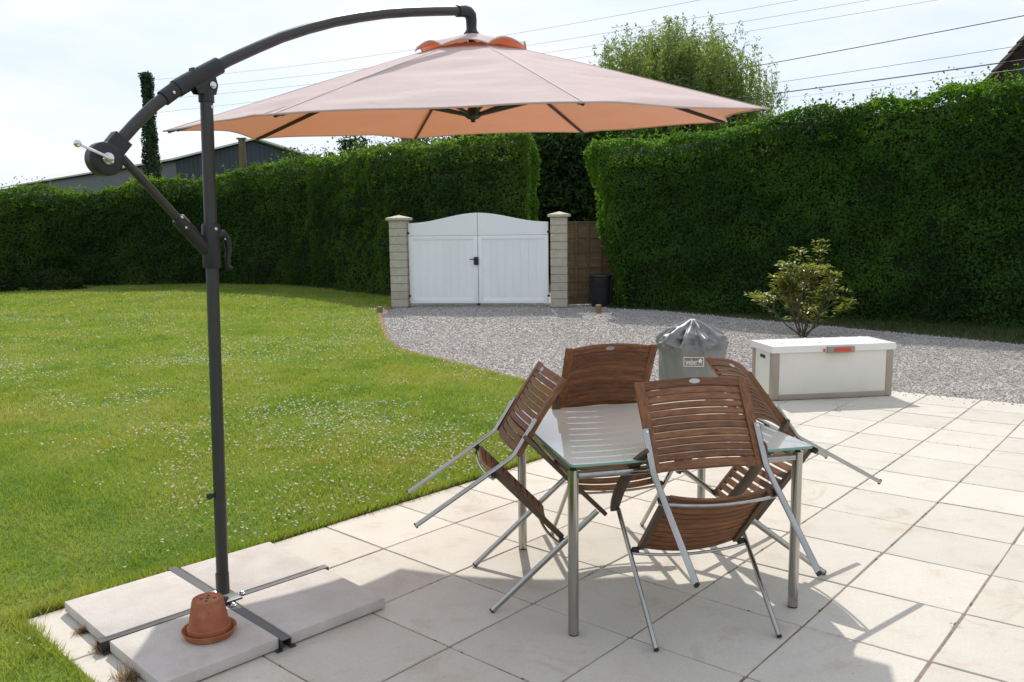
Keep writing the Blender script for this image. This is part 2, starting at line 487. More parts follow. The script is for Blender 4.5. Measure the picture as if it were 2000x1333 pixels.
# lawn ground
m, n, l, b = new_mat('lawn_ground')
g = n.new('ShaderNodeNewGeometry')
mo = nd(n, 'ShaderNodeMapping'); mo.inputs['Location'].default_value = (13.7, 4.9, 0); l.new(g.outputs['Position'], mo.inputs['Vector'])
n1 = nd(n, 'ShaderNodeTexNoise', Scale=.6, Detail=6, Roughness=.62, Distortion=.5); l.new(mo.outputs['Vector'], n1.inputs['Vector'])
n2 = nd(n, 'ShaderNodeTexNoise', Scale=38, Detail=4); l.new(g.outputs['Position'], n2.inputs['Vector'])
r1 = ramp(n, [(.32, (.075, .14, .022)), (.48, (.12, .20, .032)), (.60, (.17, .24, .042)), (.72, (.225, .235, .065))]); l.new(n1.outputs['Fac'], r1.inputs['Fac'])
r2 = ramp(n, [(.3, (.5, .5, .45)), (.7, (1.15, 1.15, 1.1))]); l.new(n2.outputs['Fac'], r2.inputs['Fac'])
mm = nd(n, 'ShaderNodeMixRGB', blend_type='MULTIPLY'); mm.inputs['Fac'].default_value = 1; l.new(r1.outputs['Color'], mm.inputs['Color1']); l.new(r2.outputs['Color'], mm.inputs['Color2'])
l.new(mm.outputs['Color'], b.inputs['Base Color']); b.inputs['Roughness'].default_value = .9; b.inputs['Specular IOR Level'].default_value = .15
bp = nd(n, 'ShaderNodeBump', Strength=.7, Distance=.02); l.new(n2.outputs['Fac'], bp.inputs['Height']); l.new(bp.outputs['Normal'], b.inputs['Normal'])
M['lawn'] = m

# grass blades: patches of green, yellow green and dry straw
m, n, l, b = new_mat('grass_blade')
g = n.new('ShaderNodeNewGeometry')
mo = nd(n, 'ShaderNodeMapping'); mo.inputs['Location'].default_value = (13.7, 4.9, 0); l.new(g.outputs['Position'], mo.inputs['Vector'])
n1 = nd(n, 'ShaderNodeTexNoise', Scale=.6, Detail=6, Roughness=.62, Distortion=.5); l.new(mo.outputs['Vector'], n1.inputs['Vector'])
n2 = nd(n, 'ShaderNodeTexNoise', Scale=60, Detail=1); l.new(g.outputs['Position'], n2.inputs['Vector'])
n3 = nd(n, 'ShaderNodeTexNoise', Scale=2.6, Detail=3); l.new(g.outputs['Position'], n3.inputs['Vector'])
a1 = nd(n, 'ShaderNodeMath', operation='MULTIPLY_ADD'); a1.inputs[1].default_value = .45; l.new(n2.outputs['Fac'], a1.inputs[0])
a0 = nd(n, 'ShaderNodeMath', operation='MULTIPLY_ADD'); a0.inputs[1].default_value = .45; a0.inputs[2].default_value = -.13; l.new(n3.outputs['Fac'], a0.inputs[0])
a2 = nd(n, 'ShaderNodeMath', operation='MULTIPLY_ADD'); a2.inputs[1].default_value = .55; l.new(n1.outputs['Fac'], a2.inputs[0]); l.new(a0.outputs[0], a2.inputs[2])
l.new(a2.outputs[0], a1.inputs[2])
r = ramp(n, [(.32, (.09, .175, .026)), (.46, (.16, .26, .038)), (.58, (.245, .315, .058)), (.73, (.32, .32, .10)), (.87, (.40, .34, .165))])
l.new(a1.outputs[0], r.inputs['Fac']); l.new(r.outputs['Color'], b.inputs['Base Color'])
b.inputs['Roughness'].default_value = .5; b.inputs['Specular IOR Level'].default_value = .3
tr = n.new('ShaderNodeBsdfTranslucent'); mu = nd(n, 'ShaderNodeMixRGB', blend_type='MULTIPLY'); mu.inputs['Fac'].default_value = 1; mu.inputs['Color2'].default_value = (1.5, 1.45, .8, 1)
l.new(r.outputs['Color'], mu.inputs['Color1']); l.new(mu.outputs['Color'], tr.inputs['Color'])
ms = n.new('ShaderNodeMixShader'); ms.inputs['Fac'].default_value = .5
l.new(b.outputs['BSDF'], ms.inputs[1]); l.new(tr.outputs['BSDF'], ms.inputs[2]); l.new(ms.outputs['Shader'], n['Material Output'].inputs['Surface'])
M['grass'] = m

M['hedge_leaf'] = leaf_mat('hedge_leaf', ((.016, .046, .009), (.040, .096, .016), (.095, .16, .027)), (3.4, 3.0, .7), .5, .6, .7, .2)
M['hedge_leaf_right'] = leaf_mat('privet_leaf', ((.014, .048, .008), (.040, .105, .014), (.095, .18, .026)), (3.4, 3.1, .7), .48, .6, .9, .2)
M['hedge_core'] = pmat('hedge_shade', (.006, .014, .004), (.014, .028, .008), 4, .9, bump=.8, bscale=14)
M['willow_leaf'] = leaf_mat('willow_leaf', ((.12, .18, .05), (.20, .27, .085), (.29, .35, .13)), (1.4, 1.4, .8), .5, .6, .8, .2)
M['conifer_leaf'] = leaf_mat('conifer_leaf', ((.014, .034, .012), (.028, .06, .018), (.055, .095, .025)), (1.5, 1.5, .7), .3, .75, .8, .08)
M['dark_leaf'] = leaf_mat('dark_tree_leaf', ((.012, .028, .008), (.024, .05, .013), (.05, .085, .02)), (1.7, 1.7, .7), .4, .6, .9, .15)
M['ivy_leaf'] = leaf_mat('ivy_leaf', ((.010, .030, .008), (.020, .052, .013), (.04, .085, .02)), (1.7, 1.8, .7), .35, .4, 1.2)
M['shrub_leaf'] = leaf_mat('shrub_leaf', ((.11, .15, .035), (.20, .24, .06), (.36, .33, .10)), (1.7, 1.6, .6), .45, .36, 4.0, .5)
M['shaded_verge_grass'] = leaf_mat('shaded_verge_grass', ((.03, .055, .012), (.05, .085, .02), (.10, .10, .04)), (1.4, 1.4, .7), .4, .7, 1.5, .15)  # dull rough grass, with the hedge's shadow darkened into its colour
M['dry_grass'] = leaf_mat('dry_grass', ((.14, .08, .035), (.26, .165, .07), (.36, .25, .12)), (1.2, 1.1, .8), .35, .7, 8)
M['petal'] = leaf_mat('daisy_petal', ((.50, .51, .46), (.62, .62, .57), (.72, .72, .68)), (.9, .95, .8), .4, .6, 5)
M['daisy_eye'] = pmat('daisy_eye', (.60, .38, .03), (.66, .44, .05), 5, .7)

# canopy cloth
m, n, l, b = new_mat('salmon_canvas')
co = n.new('ShaderNodeTexCoord')
n1 = nd(n, 'ShaderNodeTexNoise', Scale=3, Detail=4); l.new(co.outputs['Object'], n1.inputs['Vector'])
r = ramp(n, [(.3, (.86, .75, .715)), (.7, (.90, .795, .76))]); l.new(n1.outputs['Fac'], r.inputs['Fac'])
l.new(r.outputs['Color'], b.inputs['Base Color']); b.inputs['Roughness'].default_value = .8; b.inputs['Specular IOR Level'].default_value = .12
tr = n.new('ShaderNodeBsdfTranslucent'); tr.inputs['Color'].default_value = (.43, .085, .025, 1)
ms = n.new('ShaderNodeMixShader'); ms.inputs['Fac'].default_value = .42
mpw = nd(n, 'ShaderNodeMapping'); mpw.inputs['Scale'].default_value = (2.0, 2.0, 2.0); l.new(co.outputs['Object'], mpw.inputs['Vector'])
nw = nd(n, 'ShaderNodeTexNoise', Scale=3.2, Detail=2, Distortion=.8); l.new(mpw.outputs[0], nw.inputs['Vector'])
bp = nd(n, 'ShaderNodeBump', Strength=.25, Distance=.02); l.new(nw.outputs['Fac'], bp.inputs['Height']); l.new(bp.outputs['Normal'], b.inputs['Normal'])
l.new(b.outputs['BSDF'], ms.inputs[1]); l.new(tr.outputs['BSDF'], ms.inputs[2]); l.new(ms.outputs['Shader'], n['Material Output'].inputs['Surface'])
M['canvas'] = m

# frosted green glass
m, n, l, b = new_mat('frosted_glass')
b.inputs['Base Color'].default_value = (.90, .92, .82, 1); b.inputs['Roughness'].default_value = .018; b.inputs['IOR'].default_value = 2.0
tr = n.new('ShaderNodeBsdfTranslucent'); tr.inputs['Color'].default_value = (.80, .90, .80, 1)
ms = n.new('ShaderNodeMixShader'); ms.inputs['Fac'].default_value = .12
l.new(b.outputs['BSDF'], ms.inputs[1]); l.new(tr.outputs['BSDF'], ms.inputs[2]); l.new(ms.outputs['Shader'], n['Material Output'].inputs['Surface'])
M['glass_top'] = m
M['glass_edge'] = pmat('green_glass_edge', (.16, .34, .27), (.20, .40, .32), 12, .12, spec=.7)


# ------------------------------------------------------------------ ground layout
def G(u, v):
    """paving grid corner (u along one joint direction, v along the other), metres"""
    vq = max(v, -3.0); ex = v - vq
    uq = max(min(u, 11.0), -4.0); eu = u - uq
    c = ((.00509, .00018), (.33565, .39136), (-.38033, .30674), (-.00159, -.00099), (.00134, -.00446), (.00079, .00377))
    t = (1, uq, vq, uq * uq, uq * vq, vq * vq)
    x = sum(a * k[0] for a, k in zip(t, c)); y = sum(a * k[1] for a, k in zip(t, c))
    dvx = c[2][0] + c[4][0] * uq + 2 * c[5][0] * vq; dvy = c[2][1] + c[4][1] * uq + 2 * c[5][1] * vq
    dux = c[1][0] + 2 * c[3][0] * uq + c[4][0] * vq; duy = c[1][1] + 2 * c[3][1] * uq + c[4][1] * vq
    return (x + dvx * ex + dux * eu, y + dvy * ex + duy * eu)


def sheet(name, pts, z, mat, kind='structure', lip=0, **kw):
    bm = bmesh.new()
    vv = [bm.verts.new((x, y, z)) for x, y in pts]
    f = bm.faces.new(vv)
    f.normal_update()
    if f.normal.z < 0: f.normal_flip()
    if lip:
        n_ = len(vv); lo = [bm.verts.new((x, y, z - lip)) for x, y in pts]
        for i in range(n_):
            bm.faces.new((vv[i], vv[(i + 1) % n_], lo[(i + 1) % n_], lo[i]))
    bmesh.ops.triangulate(bm, faces=[q for q in bm.faces if len(q.verts) > 4])
    me = bpy.data.meshes.new(name); bm.to_mesh(me); bm.free()
    o = link(name, me, mat)
    return props(o, kind=kind, **kw)


def inside(px, py, poly):
    r = np.zeros(len(px), bool); n_ = len(poly); j = n_ - 1
    for i in range(n_):
        xi, yi = poly[i]; xj, yj = poly[j]
        c = ((yi > py) != (yj > py)) & (px < (xj - xi) * (py - yi) / (yj - yi + 1e-12) + xi)
        r ^= c; j = i
    return r


UMIN, UMAX, VMIN, VMAX = -4, 11, -8, 5
LAWN_GRAVEL = [(-.16, 3.62), (-.36, 4.2), (-.70, 5.05), (-1.07, 5.77), (-1.53, 6.47), (-2.07, 7.27), (-2.48, 7.85), (-2.76, 8.43), (-3.07, 9.44),
               (-3.37, 11.1), (-3.62, 12.6), (-3.70, 13.3), (-3.64, 14.2)]
lawn_poly = [G(u, VMAX + .05 + .035 * math.sin(u * 5.1) + .02 * math.sin(u * 13.7)) for u in np.linspace(UMIN - .05, 4.9, 60)] + LAWN_GRAVEL + [(-3.64, 19.5), (-8, 25), (-45, 27), (-45, -12)] + \
            [G(UMIN, v) for v in np.linspace(-8, 4.6, 8)]
gravel_poly = [(-4.2, 18), (-4.2, 13.2), (-3.4, 8.5), (-2, 6), (-1.2, 4.2)] + [G(u, VMAX) for u in np.linspace(3.2, UMAX, 7)] + \
              [G(UMAX, v) for v in np.linspace(4, VMIN, 8)] + [(9.5, -4), (16, -4), (16, 4), (9, 12), (4, 16), (1, 18)]
verge_poly = [(.72, 13.75), (1.6, 13.2), (2.3, 12.35), (2.9, 11.55), (3.9, 10.35), (4.75, 9.25), (5.65, 8.05), (7.3, 6.2), (10, 3.2), (13, 0), (16, -2), (16, 6), (10, 11), (3, 16), (1, 16)]

gutter_poly = [G(u, VMAX) for u in np.linspace(UMIN, 5.2, 12)] + [G(u, VMAX + .3) for u in np.linspace(5.2, UMIN, 12)]
ground = sheet('ground', [(-900, -300), (900, -300), (900, 1500), (-900, 1500)], -.09, M['lawn'])
gravel = sheet('gravel_drive', gravel_poly, -.022, M['gravel'])
lawn = sheet('lawn', lawn_poly, .004, M['lawn'], lip=.06)
gutter = sheet('soil_gutter', gutter_poly, -.016, M['soil'])
verge = sheet('grass_verge', verge_poly, -.008, M['shaded_verge_soil'], lip=.03)
bed = [G(u, VMAX) for u in np.linspace(UMIN, UMAX, 12)] + [G(UMAX, v) for v in np.linspace(4, VMIN, 8)] + [G(u, VMIN) for u in np.linspace(10, UMIN, 10)] + [G(UMIN, v) for v in np.linspace(-7, 4, 8)]
patio = sheet('patio', bed, -.0042, M['joint'], lip=.05)

# paving slabs, one object each
for iu in range(UMIN, UMAX):
    for iv in range(VMIN, VMAX):
        c4 = [Vector((*G(a, b_), 0)) for a, b_ in ((iu, iv), (iu + 1, iv), (iu + 1, iv + 1), (iu, iv + 1))]
        ctr = sum(c4, Vector()) / 4
        if (ctr - CAM).y < -1.5 and abs(ctr.x - CAM.x) > 3: continue
        j = random.uniform(.0018, .0036)
        q = []
        for k in range(4):
            p = c4[k]; e1 = (c4[(k + 1) % 4] - p).normalized(); e2 = (c4[(k - 1) % 4] - p).normalized()
            q.append(p + (e1 + e2) * j + Vector((random.uniform(-.0018, .0018), random.uniform(-.0018, .0018), 0)) - ctr)
        dz = random.uniform(-.0012, .0012)
        # worn edge: outline subdivided and jittered, with a chamfer ring
        outline = []
        for k in range(4):
            a, b_ = q[k], q[(k + 1) % 4]
            nrm_ = Vector((b_.y - a.y, a.x - b_.x, 0)).normalized()
            for t in (0.012, .22, .41, .6, .79, .988):
                outline.append(a.lerp(b_, t) - nrm_ * (random.uniform(0, .0022)))
        n_ = len(outline)
        vs_ = []
        for (ins, z) in ((0, -.03), (0, -.0035), (.003, dz)):
            for p in outline:
                w = p * (1 - ins / .25)
                vs_.append((w.x, w.y, z))
        fs = [tuple(range(2 * n_, 3 * n_))]
        for lvl in (0, 1):
            for k in range(n_):
                k2 = (k + 1) % n_
                fs.append((lvl * n_ + k, lvl * n_ + k2, (lvl + 1) * n_ + k2, (lvl + 1) * n_ + k))
        me = bpy.data.meshes.new('paving_slab'); me.from_pydata(vs_, [], fs); me.update()
        link('paving_slab', me, M['paving'], patio, ctr)

# soil strip where lawn meets gravel
lg = [Vector((x, y, 0)) for x, y in LAWN_GRAVEL]
V_, F_ = [], []
fine = [lg[i].lerp(lg[i + 1], t) for i in range(len(lg) - 1) for t in np.linspace(0, 1, 13)[:-1]]
for i, p in enumerate(fine):
    t = (fine[min(i + 1, len(fine) - 1)] - fine[max(i - 1, 0)]).normalized(); nrm_ = Vector((t.y, -t.x, 0))
    w0, w1 = .03 + .03 * random.random(), .05 + .05 * random.random()
    for k, (o_, z_) in enumerate(((-w0, .005), (-w0 * .3, .016), (w1 * .4, .010), (w1, -.022))):
        V_.append(p + nrm_ * o_ + Vector((0, 0, z_ + random.uniform(-.003, .003))))
for i in range(len(fine) - 1):
    for k in range(3): F_.append((i * 4 + k, i * 4 + k + 1, (i + 1) * 4 + k + 1, (i + 1) * 4 + k))
mb = MB(); mb.add(V_, F_)
edging = props(mb.build('soil_edge', M['soil_dry'], smooth=True, angle=80), kind='stuff', label='strip of bare brown soil between the lawn and the gravel', cat='soil')


def frustum(px, py, margin=.25):
    d = py - CAM.y
    return (d > .4) & (np.abs(px - CAM.x) < d * (.592 + margin) + .5)


# grass blades
def scatter(poly, x0, x1, y0, y1, n_, margin=.2):
    px = RNG.uniform(x0, x1, n_); py = RNG.uniform(y0, y1, n_)
    k = inside(px, py, poly) & frustum(px, py, margin)
    return px[k], py[k]


def blades(px, py, z0, hmin, hmax, wd):
    n_ = len(px)
    h = RNG.uniform(hmin, hmax, n_) * (1 + .35 * vnoise(np.c_[px * 2.2, py * 2.2, px * 0], 3)); a = RNG.uniform(0, 2 * np.pi, n_)
    lean = RNG.uniform(.15, .95, n_) * h; la = RNG.uniform(0, 2 * np.pi, n_)
    w = wd * RNG.uniform(.7, 1.3, n_)
    v = np.empty((n_, 3, 3))
    v[:, 0] = np.c_[px - np.cos(a) * w / 2, py - np.sin(a) * w / 2, np.full(n_, z0)]
    v[:, 1] = np.c_[px + np.cos(a) * w / 2, py + np.sin(a) * w / 2, np.full(n_, z0)]
    v[:, 2] = np.c_[px + np.cos(la) * lean, py + np.sin(la) * lean, z0 + h]
    return v.reshape(-1, 3)


parts_v = []
for (y0, y1, dens, hmin, hmax, wd) in ((-3.3, 1.2, 7500, .020, .038, .0042), (1.2, 3.5, 7000, .022, .044, .0050), (3.5, 7, 3200, .024, .046, .0075),
                                       (7, 12, 1500, .026, .048, .012), (12, 24, 620, .03, .055, .02)):
    d1 = y1 - CAM.y
    x0 = max(-45, CAM.x - d1 * 1.0 - 1.6); x1 = 0.1
    px, py = scatter(lawn_poly, x0, x1, y0, y1, int((x1 - x0) * (y1 - y0) * dens), .42)
    parts_v.append(blades(px, py, .003, hmin, hmax, wd))
# coarser tussocks and clover clumps
cx_, cy_ = scatter(lawn_poly, -7, 0, -2.5, 8, 2600, .1)
kq = vnoise(np.c_[cx_ * .9, cy_ * .9, cx_ * 0], 15) > -.1; cx_, cy_ = cx_[kq], cy_[kq]
for k in range(len(cx_)):
    m_ = random.randint(8, 26); rr_ = random.uniform(.012, .04)
    parts_v.append(blades(cx_[k] + RNG.normal(0, rr_, m_), cy_[k] + RNG.normal(0, rr_, m_), .003, .035, .062, .0055))
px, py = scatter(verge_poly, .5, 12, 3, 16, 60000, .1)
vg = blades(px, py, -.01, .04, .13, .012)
vg_o = link('rough_grass', np_mesh('rough_grass', vg, np.arange(len(vg)).reshape(-1, 3)), M['shaded_verge_grass'], verge); vg_o['kind'] = 'stuff'
# longer ragged blades on the lawn's edge along the paving
eu = RNG.uniform(UMIN - .05, 4.9, 9000)
e_xy = np.array([G(a, VMAX + abs(b_)) for a, b_ in zip(eu, RNG.normal(.06, .05, 9000))])
parts_v.append(blades(e_xy[:, 0], e_xy[:, 1], -.004, .03, .065, .005))
ev = RNG.uniform(-6, 5, 7000)
e_xy = np.array([G(UMIN - abs(b_), a) for a, b_ in zip(ev, RNG.normal(.0, .05, 7000))])
parts_v.append(blades(e_xy[:, 0], e_xy[:, 1], -.004, .02, .05, .0045))
gv = np.concatenate(parts_v)
grass = link('grass', np_mesh('grass', gv, np.arange(len(gv)).reshape(-1, 3)), M['grass'])
props(grass, kind='stuff', label='short mown green grass covering the lawn', cat='grass')

# daisies in drifts
def daisies():
    V, F, EV = [], [], []
    specs = ((-3.3, 3.0, 260, .0075), (3.0, 7.5, 230, .0080), (7.5, 14, 80, .0095), (14, 21, 16, .011))
    for y0, y1, dens, rad in specs:
        d1 = y1 - CAM.y; x0 = CAM.x - d1 * 1.0 - 1.2; x1 = 0
        n_ = int((x1 - x0) * (y1 - y0) * dens * 2.2)
        px, py = scatter(lawn_poly, x0, x1, y0, y1, n_, .4)
        dn = vnoise(np.c_[px * .8, py * .8, px * 0], 5) * .7 + vnoise(np.c_[px * 2.9, py * 2.9, px * 0 + 3], 6) * .6
        dn = dn + .10 - .10 * (py < .3)
        k = RNG.uniform(-.25, .75, len(px)) < dn
        for x, y in zip(px[k], py[k]):
            r_ = rad * random.uniform(.75, 1.25); z = random.uniform(.030, .052)
            tx, ty = random.gauss(0, .35), random.gauss(-.15, .35)
            b0 = len(V); a0 = random.random() * 6
            V.append((x, y, z - .002))
            for q in range(7):
                a = a0 + q * 2 * math.pi / 7; rr = r_ * random.uniform(.85, 1.1)
                dx, dy = math.cos(a) * rr, math.sin(a) * rr
                V.append((x + dx, y + dy, z + dx * tx + dy * ty))
            for q in range(7): F.append((b0, b0 + 1 + q, b0 + 1 + (q + 1) % 7))
            if y < 3: EV.append((x, y, z + .0015, r_ * .36))
    o = link('daisies', np_mesh('daisies', V, F), M['petal'])
    props(o, kind='stuff', label='drifts of small white daisies flowering in the lawn', cat='daisies')
    V, F = [], []
    for x, y, z, r_ in EV:
        b0 = len(V); V.append((x, y, z + .002))
        for q in range(6): V.append((x + math.cos(q * 1.047) * r_, y + math.sin(q * 1.047) * r_, z))
        for q in range(6): F.append((b0, b0 + 1 + q, b0 + 1 + (q + 1) % 6))
    e = link('daisy_eyes', np_mesh('daisy_eyes', V, F), M['daisy_eye'], o)
    e['kind'] = 'stuff'


daisies()

# gravel stones
def stones():
    out_v, out_f = [], []
    base = np.array([(1, 0, 0), (0, 1, 0), (-1, 0, 0), (0, -1, 0), (0, 0, .8), (0, 0, -.6)], float)
    tri = np.array([(0, 1, 4), (1, 2, 4), (2, 3, 4), (3, 0, 4), (1, 0, 5), (2, 1, 5), (3, 2, 5), (0, 3, 5)])
    off = 0
    for y0, y1, dens, r_ in ((-1, 6.5, 1300, .0088), (6.5, 10, 900, .0105), (10, 15, 480, .014)):
        d1 = y1 - CAM.y; x0 = -4; x1 = CAM.x + d1 * .68
        n_ = int((x1 - x0) * (y1 - y0) * dens)
        px, py = scatter(gravel_poly, x0, x1, y0, y1, n_, .1)
        k = ~inside(px, py, lawn_poly) & ~inside(px, py, verge_poly); px, py = px[k], py[k]
        n_ = len(px)
        a = RNG.uniform(0, 6.28, n_); ca, sa = np.cos(a), np.sin(a)
        rr = r_ * RNG.uniform(.55, 1.25, (n_, 1))
        v = base[None] * rr[:, :, None] * RNG.uniform(.7, 1.3, (n_, 6, 3)) * np.array([1.2, .85, .8])
        x = v[..., 0] * ca[:, None] - v[..., 1] * sa[:, None]; y = v[..., 0] * sa[:, None] + v[..., 1] * ca[:, None]
        tl = RNG.normal(0, .3, (n_, 2))
        z = v[..., 2] + x * tl[:, :1] + y * tl[:, 1:]
        w = np.stack([x + px[:, None], y + py[:, None], z - .018 + rr * .35], -1)
        out_v.append(w.reshape(-1, 3))
        out_f.append((tri[None] + (np.arange(n_) * 6)[:, None, None]).reshape(-1, 3) + off); off += n_ * 6
    vv_ = RNG.uniform(-6, 5, 260); bb_ = np.abs(RNG.normal(0, .35, 260))
    pq = np.array([G(UMAX - a_, c_) for a_, c_ in zip(bb_, vv_)]); n_ = len(pq)
    rr = RNG.uniform(.004, .010, (n_, 1)); v = base[None] * rr[:, :, None] * RNG.uniform(.7, 1.3, (n_, 6, 3))
    v[..., 0] += pq[:, :1]; v[..., 1] += pq[:, 1:]; v[..., 2] += rr * .4
    out_v.append(v.reshape(-1, 3)); out_f.append((tri[None] + (np.arange(n_) * 6)[:, None, None]).reshape(-1, 3) + off)
    o = link('gravel_stones', np_mesh('gravel_stones', np.concatenate(out_v), np.concatenate(out_f)), M['stone'])
    props(o, kind='stuff', label='loose grey and pinkish gravel stones on the drive', cat='gravel')


stones()


def joint_debris():
    """crumbs of soil and moss caught in the joints"""
    V, F = [], []
    for k in range(900):
        u, v = random.uniform(UMIN, UMAX), random.uniform(-4, VMAX)
        if random.random() < .5: u = round(u)
        else: v = round(v)
        if vnoise(np.array([[u * .9, v * .9, 0]]), 41)[0] < -.15: continue
        x, y = G(u, v); r_ = random.uniform(.003, .009)
        b0 = len(V)
        for q in range(5):
            a = q * 1.257 + random.random(); V.append((x + math.cos(a) * r_ * random.uniform(.6, 1.4), y + math.sin(a) * r_ * random.uniform(.6, 1.4), -.004))
        V.append((x, y, random.uniform(.001, .005)))
        for q in range(5): F.append((b0 + q, b0 + (q + 1) % 5, b0 + 5))
    o = link('joint_debris', np_mesh('joint_debris', V, F), M['soil'], patio); o['kind'] = 'stuff'


joint_debris()


# ------------------------------------------------------------------ hedges
def hedge(name, path, heights, thick, leaf_n, leaf_len, mat, label, seed, skew=0.0, top_round=.35, cap_ends=(True, True)):
    """path: front face base line (left to right seen from the garden); heights per point"""
    P = np.array(path, float); Hh = np.array(heights, float)
    seg = np.linalg.norm(np.diff(P, axis=0), axis=1); S = np.r_[0, np.cumsum(seg)]; LEN = S[-1]

    def frame(s):
        x = np.interp(s, S, P[:, 0]); y = np.interp(s, S, P[:, 1])
        e = .6
        dx = np.interp(np.clip(s + e, 0, LEN), S, P[:, 0]) - np.interp(np.clip(s - e, 0, LEN), S, P[:, 0])
        dy = np.interp(np.clip(s + e, 0, LEN), S, P[:, 1]) - np.interp(np.clip(s - e, 0, LEN), S, P[:, 1])
        L_ = np.hypot(dx, dy)
        return x, y, dx / L_, dy / L_

    def height(s):
        h = np.interp(s, S, Hh)
        return h + .10 * vnoise(np.c_[s * .55, s * 0, s * 0 + seed], seed) + .06 * vnoise(np.c_[s * 1.7, s * 0, s * 0 + seed], seed + 1)

    def place(s, d, z, disp):
        """s along, d depth behind the front face, z height; disp (N,3) offsets in (along, depth, up)"""
        x, y, tx, ty = frame(np.clip(s, 0, LEN))
        sk = -skew * np.clip(z / 3.3, 0, 1.2) * np.clip(1 - s / 2.2, 0, 1)
        al = (s - np.clip(s, 0, LEN)) + disp[:, 0] + sk
        dp = d + disp[:, 1]
        return np.c_[x + tx * al - ty * dp, y + ty * al + tx * dp, z + disp[:, 2]]

    def lumps(s, z, d):
        q = np.c_[s * .9, z * .9, d * .9]
        return .10 * vnoise(q, seed + 2) + .12 * vnoise(q * 2.1, seed + 3) + .08 * vnoise(q * 4.6, seed + 4)

    # core
    ns, K = int(LEN / .35) + 2, 17
    ss = np.linspace(.2, LEN - .2, ns)
    V, F = [], []
    for s in ss:
        h = float(height(np.array([s]))[0])
        ins = .20
        ring = []
        hh = h - ins; r_ = top_round
        for k in range(5): ring.append((ins, hh * .92 * k / 4 + .0))
        for k in range(1, 5):
            a = k / 4 * math.pi / 2; ring.append((ins + r_ * (1 - math.cos(a)), hh - r_ + r_ * math.sin(a)))
        for k in range(4): 
            a = (1 - k / 4) * math.pi / 2; ring.append((thick - ins - r_ * (1 - math.cos(a)), hh - r_ + r_ * math.sin(a)))
        for k in range(4): ring.append((thick - ins, hh * .8 * (1 - k / 3)))
        ring = np.array(ring)
        lp = lumps(np.full(len(ring), s), ring[:, 1], ring[:, 0]) * .8
        V.append(place(np.full(len(ring), s), ring[:, 0], ring[:, 1], np.c_[lp * 0, -lp * np.sign(thick / 2 - ring[:, 0]), lp * 0]))
        K = len(ring)
    V = np.concatenate(V)
    for i in range(ns - 1):
        for k in range(K - 1): F.append((i * K + k, i * K + k + 1, (i + 1) * K + k + 1, (i + 1) * K + k))
    capf = [tuple(range(K)), tuple((ns - 1) * K + k for k in reversed(range(K)))]
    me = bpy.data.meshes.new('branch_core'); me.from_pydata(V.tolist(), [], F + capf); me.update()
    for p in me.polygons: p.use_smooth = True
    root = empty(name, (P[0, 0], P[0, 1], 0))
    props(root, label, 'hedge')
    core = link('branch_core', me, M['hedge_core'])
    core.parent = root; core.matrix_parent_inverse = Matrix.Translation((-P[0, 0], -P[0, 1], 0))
    # leaves
    Hm = float(Hh.mean())
    areas = np.array([LEN * Hm * 1.0, LEN * thick * .9, LEN * Hm * .22, thick * Hm * 1.3, thick * Hm * 1.3])
    cnt = (areas / areas.sum() * leaf_n).astype(int)
    C_, N_ = [], []
    # front
    n_ = cnt[0]; s = RNG.uniform(0, LEN, n_); z = RNG.uniform(.0, 1, n_) ** .88 * (height(s) - .06)
    lp = lumps(s, z, s * 0); dep = np.abs(RNG.normal(0, .07, n_)) - .02
    h = height(s); rnd_ = np.clip((z - (h - top_round)) / top_round, 0, 1); back = top_round * (1 - np.sqrt(1 - rnd_ ** 2))
    C_.append(place(s, back + dep, z, np.c_[s * 0, -lp, s * 0])); x, y, tx, ty = frame(s)
    N_.append(np.c_[ty, -tx, .35 + rnd_ * 1.2])
    # sprigs sticking out of the clipped face and the top
    for q in range(int(LEN * 26)):
        s0 = RNG.uniform(0, LEN); topq = RNG.uniform() < .45
        h0 = float(height(np.array([s0]))[0]); z0 = h0 - .05 if topq else RNG.uniform(.3, h0 - .1); m_ = RNG.integers(6, 15)
        ln = RNG.uniform(.05, .20 if topq else .16); t_ = np.linspace(.1, 1, m_)
        up0 = 1.0 if topq else RNG.uniform(-.1, .7); out0 = RNG.uniform(-.15, .25) if topq else 1.0; sd0 = RNG.normal(0, .35)
        d0 = RNG.uniform(.1, thick - .1) if topq else 0.0
        C_.append(place(np.full(m_, s0), np.full(m_, d0), np.full(m_, z0), np.c_[t_ * ln * sd0 + RNG.normal(0, .015, m_), -t_ * ln * out0 + RNG.normal(0, .015, m_), t_ * ln * up0 + RNG.normal(0, .015, m_)]))
        N_.append(RNG.normal(0, 1, (m_, 3)))
    # top, with shoots standing up
    n_ = cnt[1]; s = RNG.uniform(0, LEN, n_); d = RNG.uniform(.05, thick, n_); h = height(s)
    lp = lumps(s, h, d); up_ = np.where(RNG.uniform(0, 1, n_) < .16, RNG.exponential(.09, n_), 0) * (vnoise(np.c_[s * 3, d * 3, s * 0], seed + 8) > -.1)
    edge = np.clip((top_round - np.minimum(d, thick - d)) / top_round, 0, 1); drop = top_round * (1 - np.sqrt(1 - edge ** 2 * .96))
    C_.append(place(s, d, h - drop - np.abs(RNG.normal(0, .05, n_)) + np.minimum(up_, .32), np.c_[s * 0, s * 0, lp])); N_.append(np.c_[s * 0, s * 0 - .1, s * 0 + 1])
    # back (upper part only)
    n_ = cnt[2]; s = RNG.uniform(0, LEN, n_); z = RNG.uniform(.45, 1, n_) * height(s)
    C_.append(place(s, thick - np.abs(RNG.normal(0, .06, n_)), z, np.c_[s * 0, s * 0, s * 0])); x, y, tx, ty = frame(s); N_.append(np.c_[-ty, tx, s * 0 + .3])
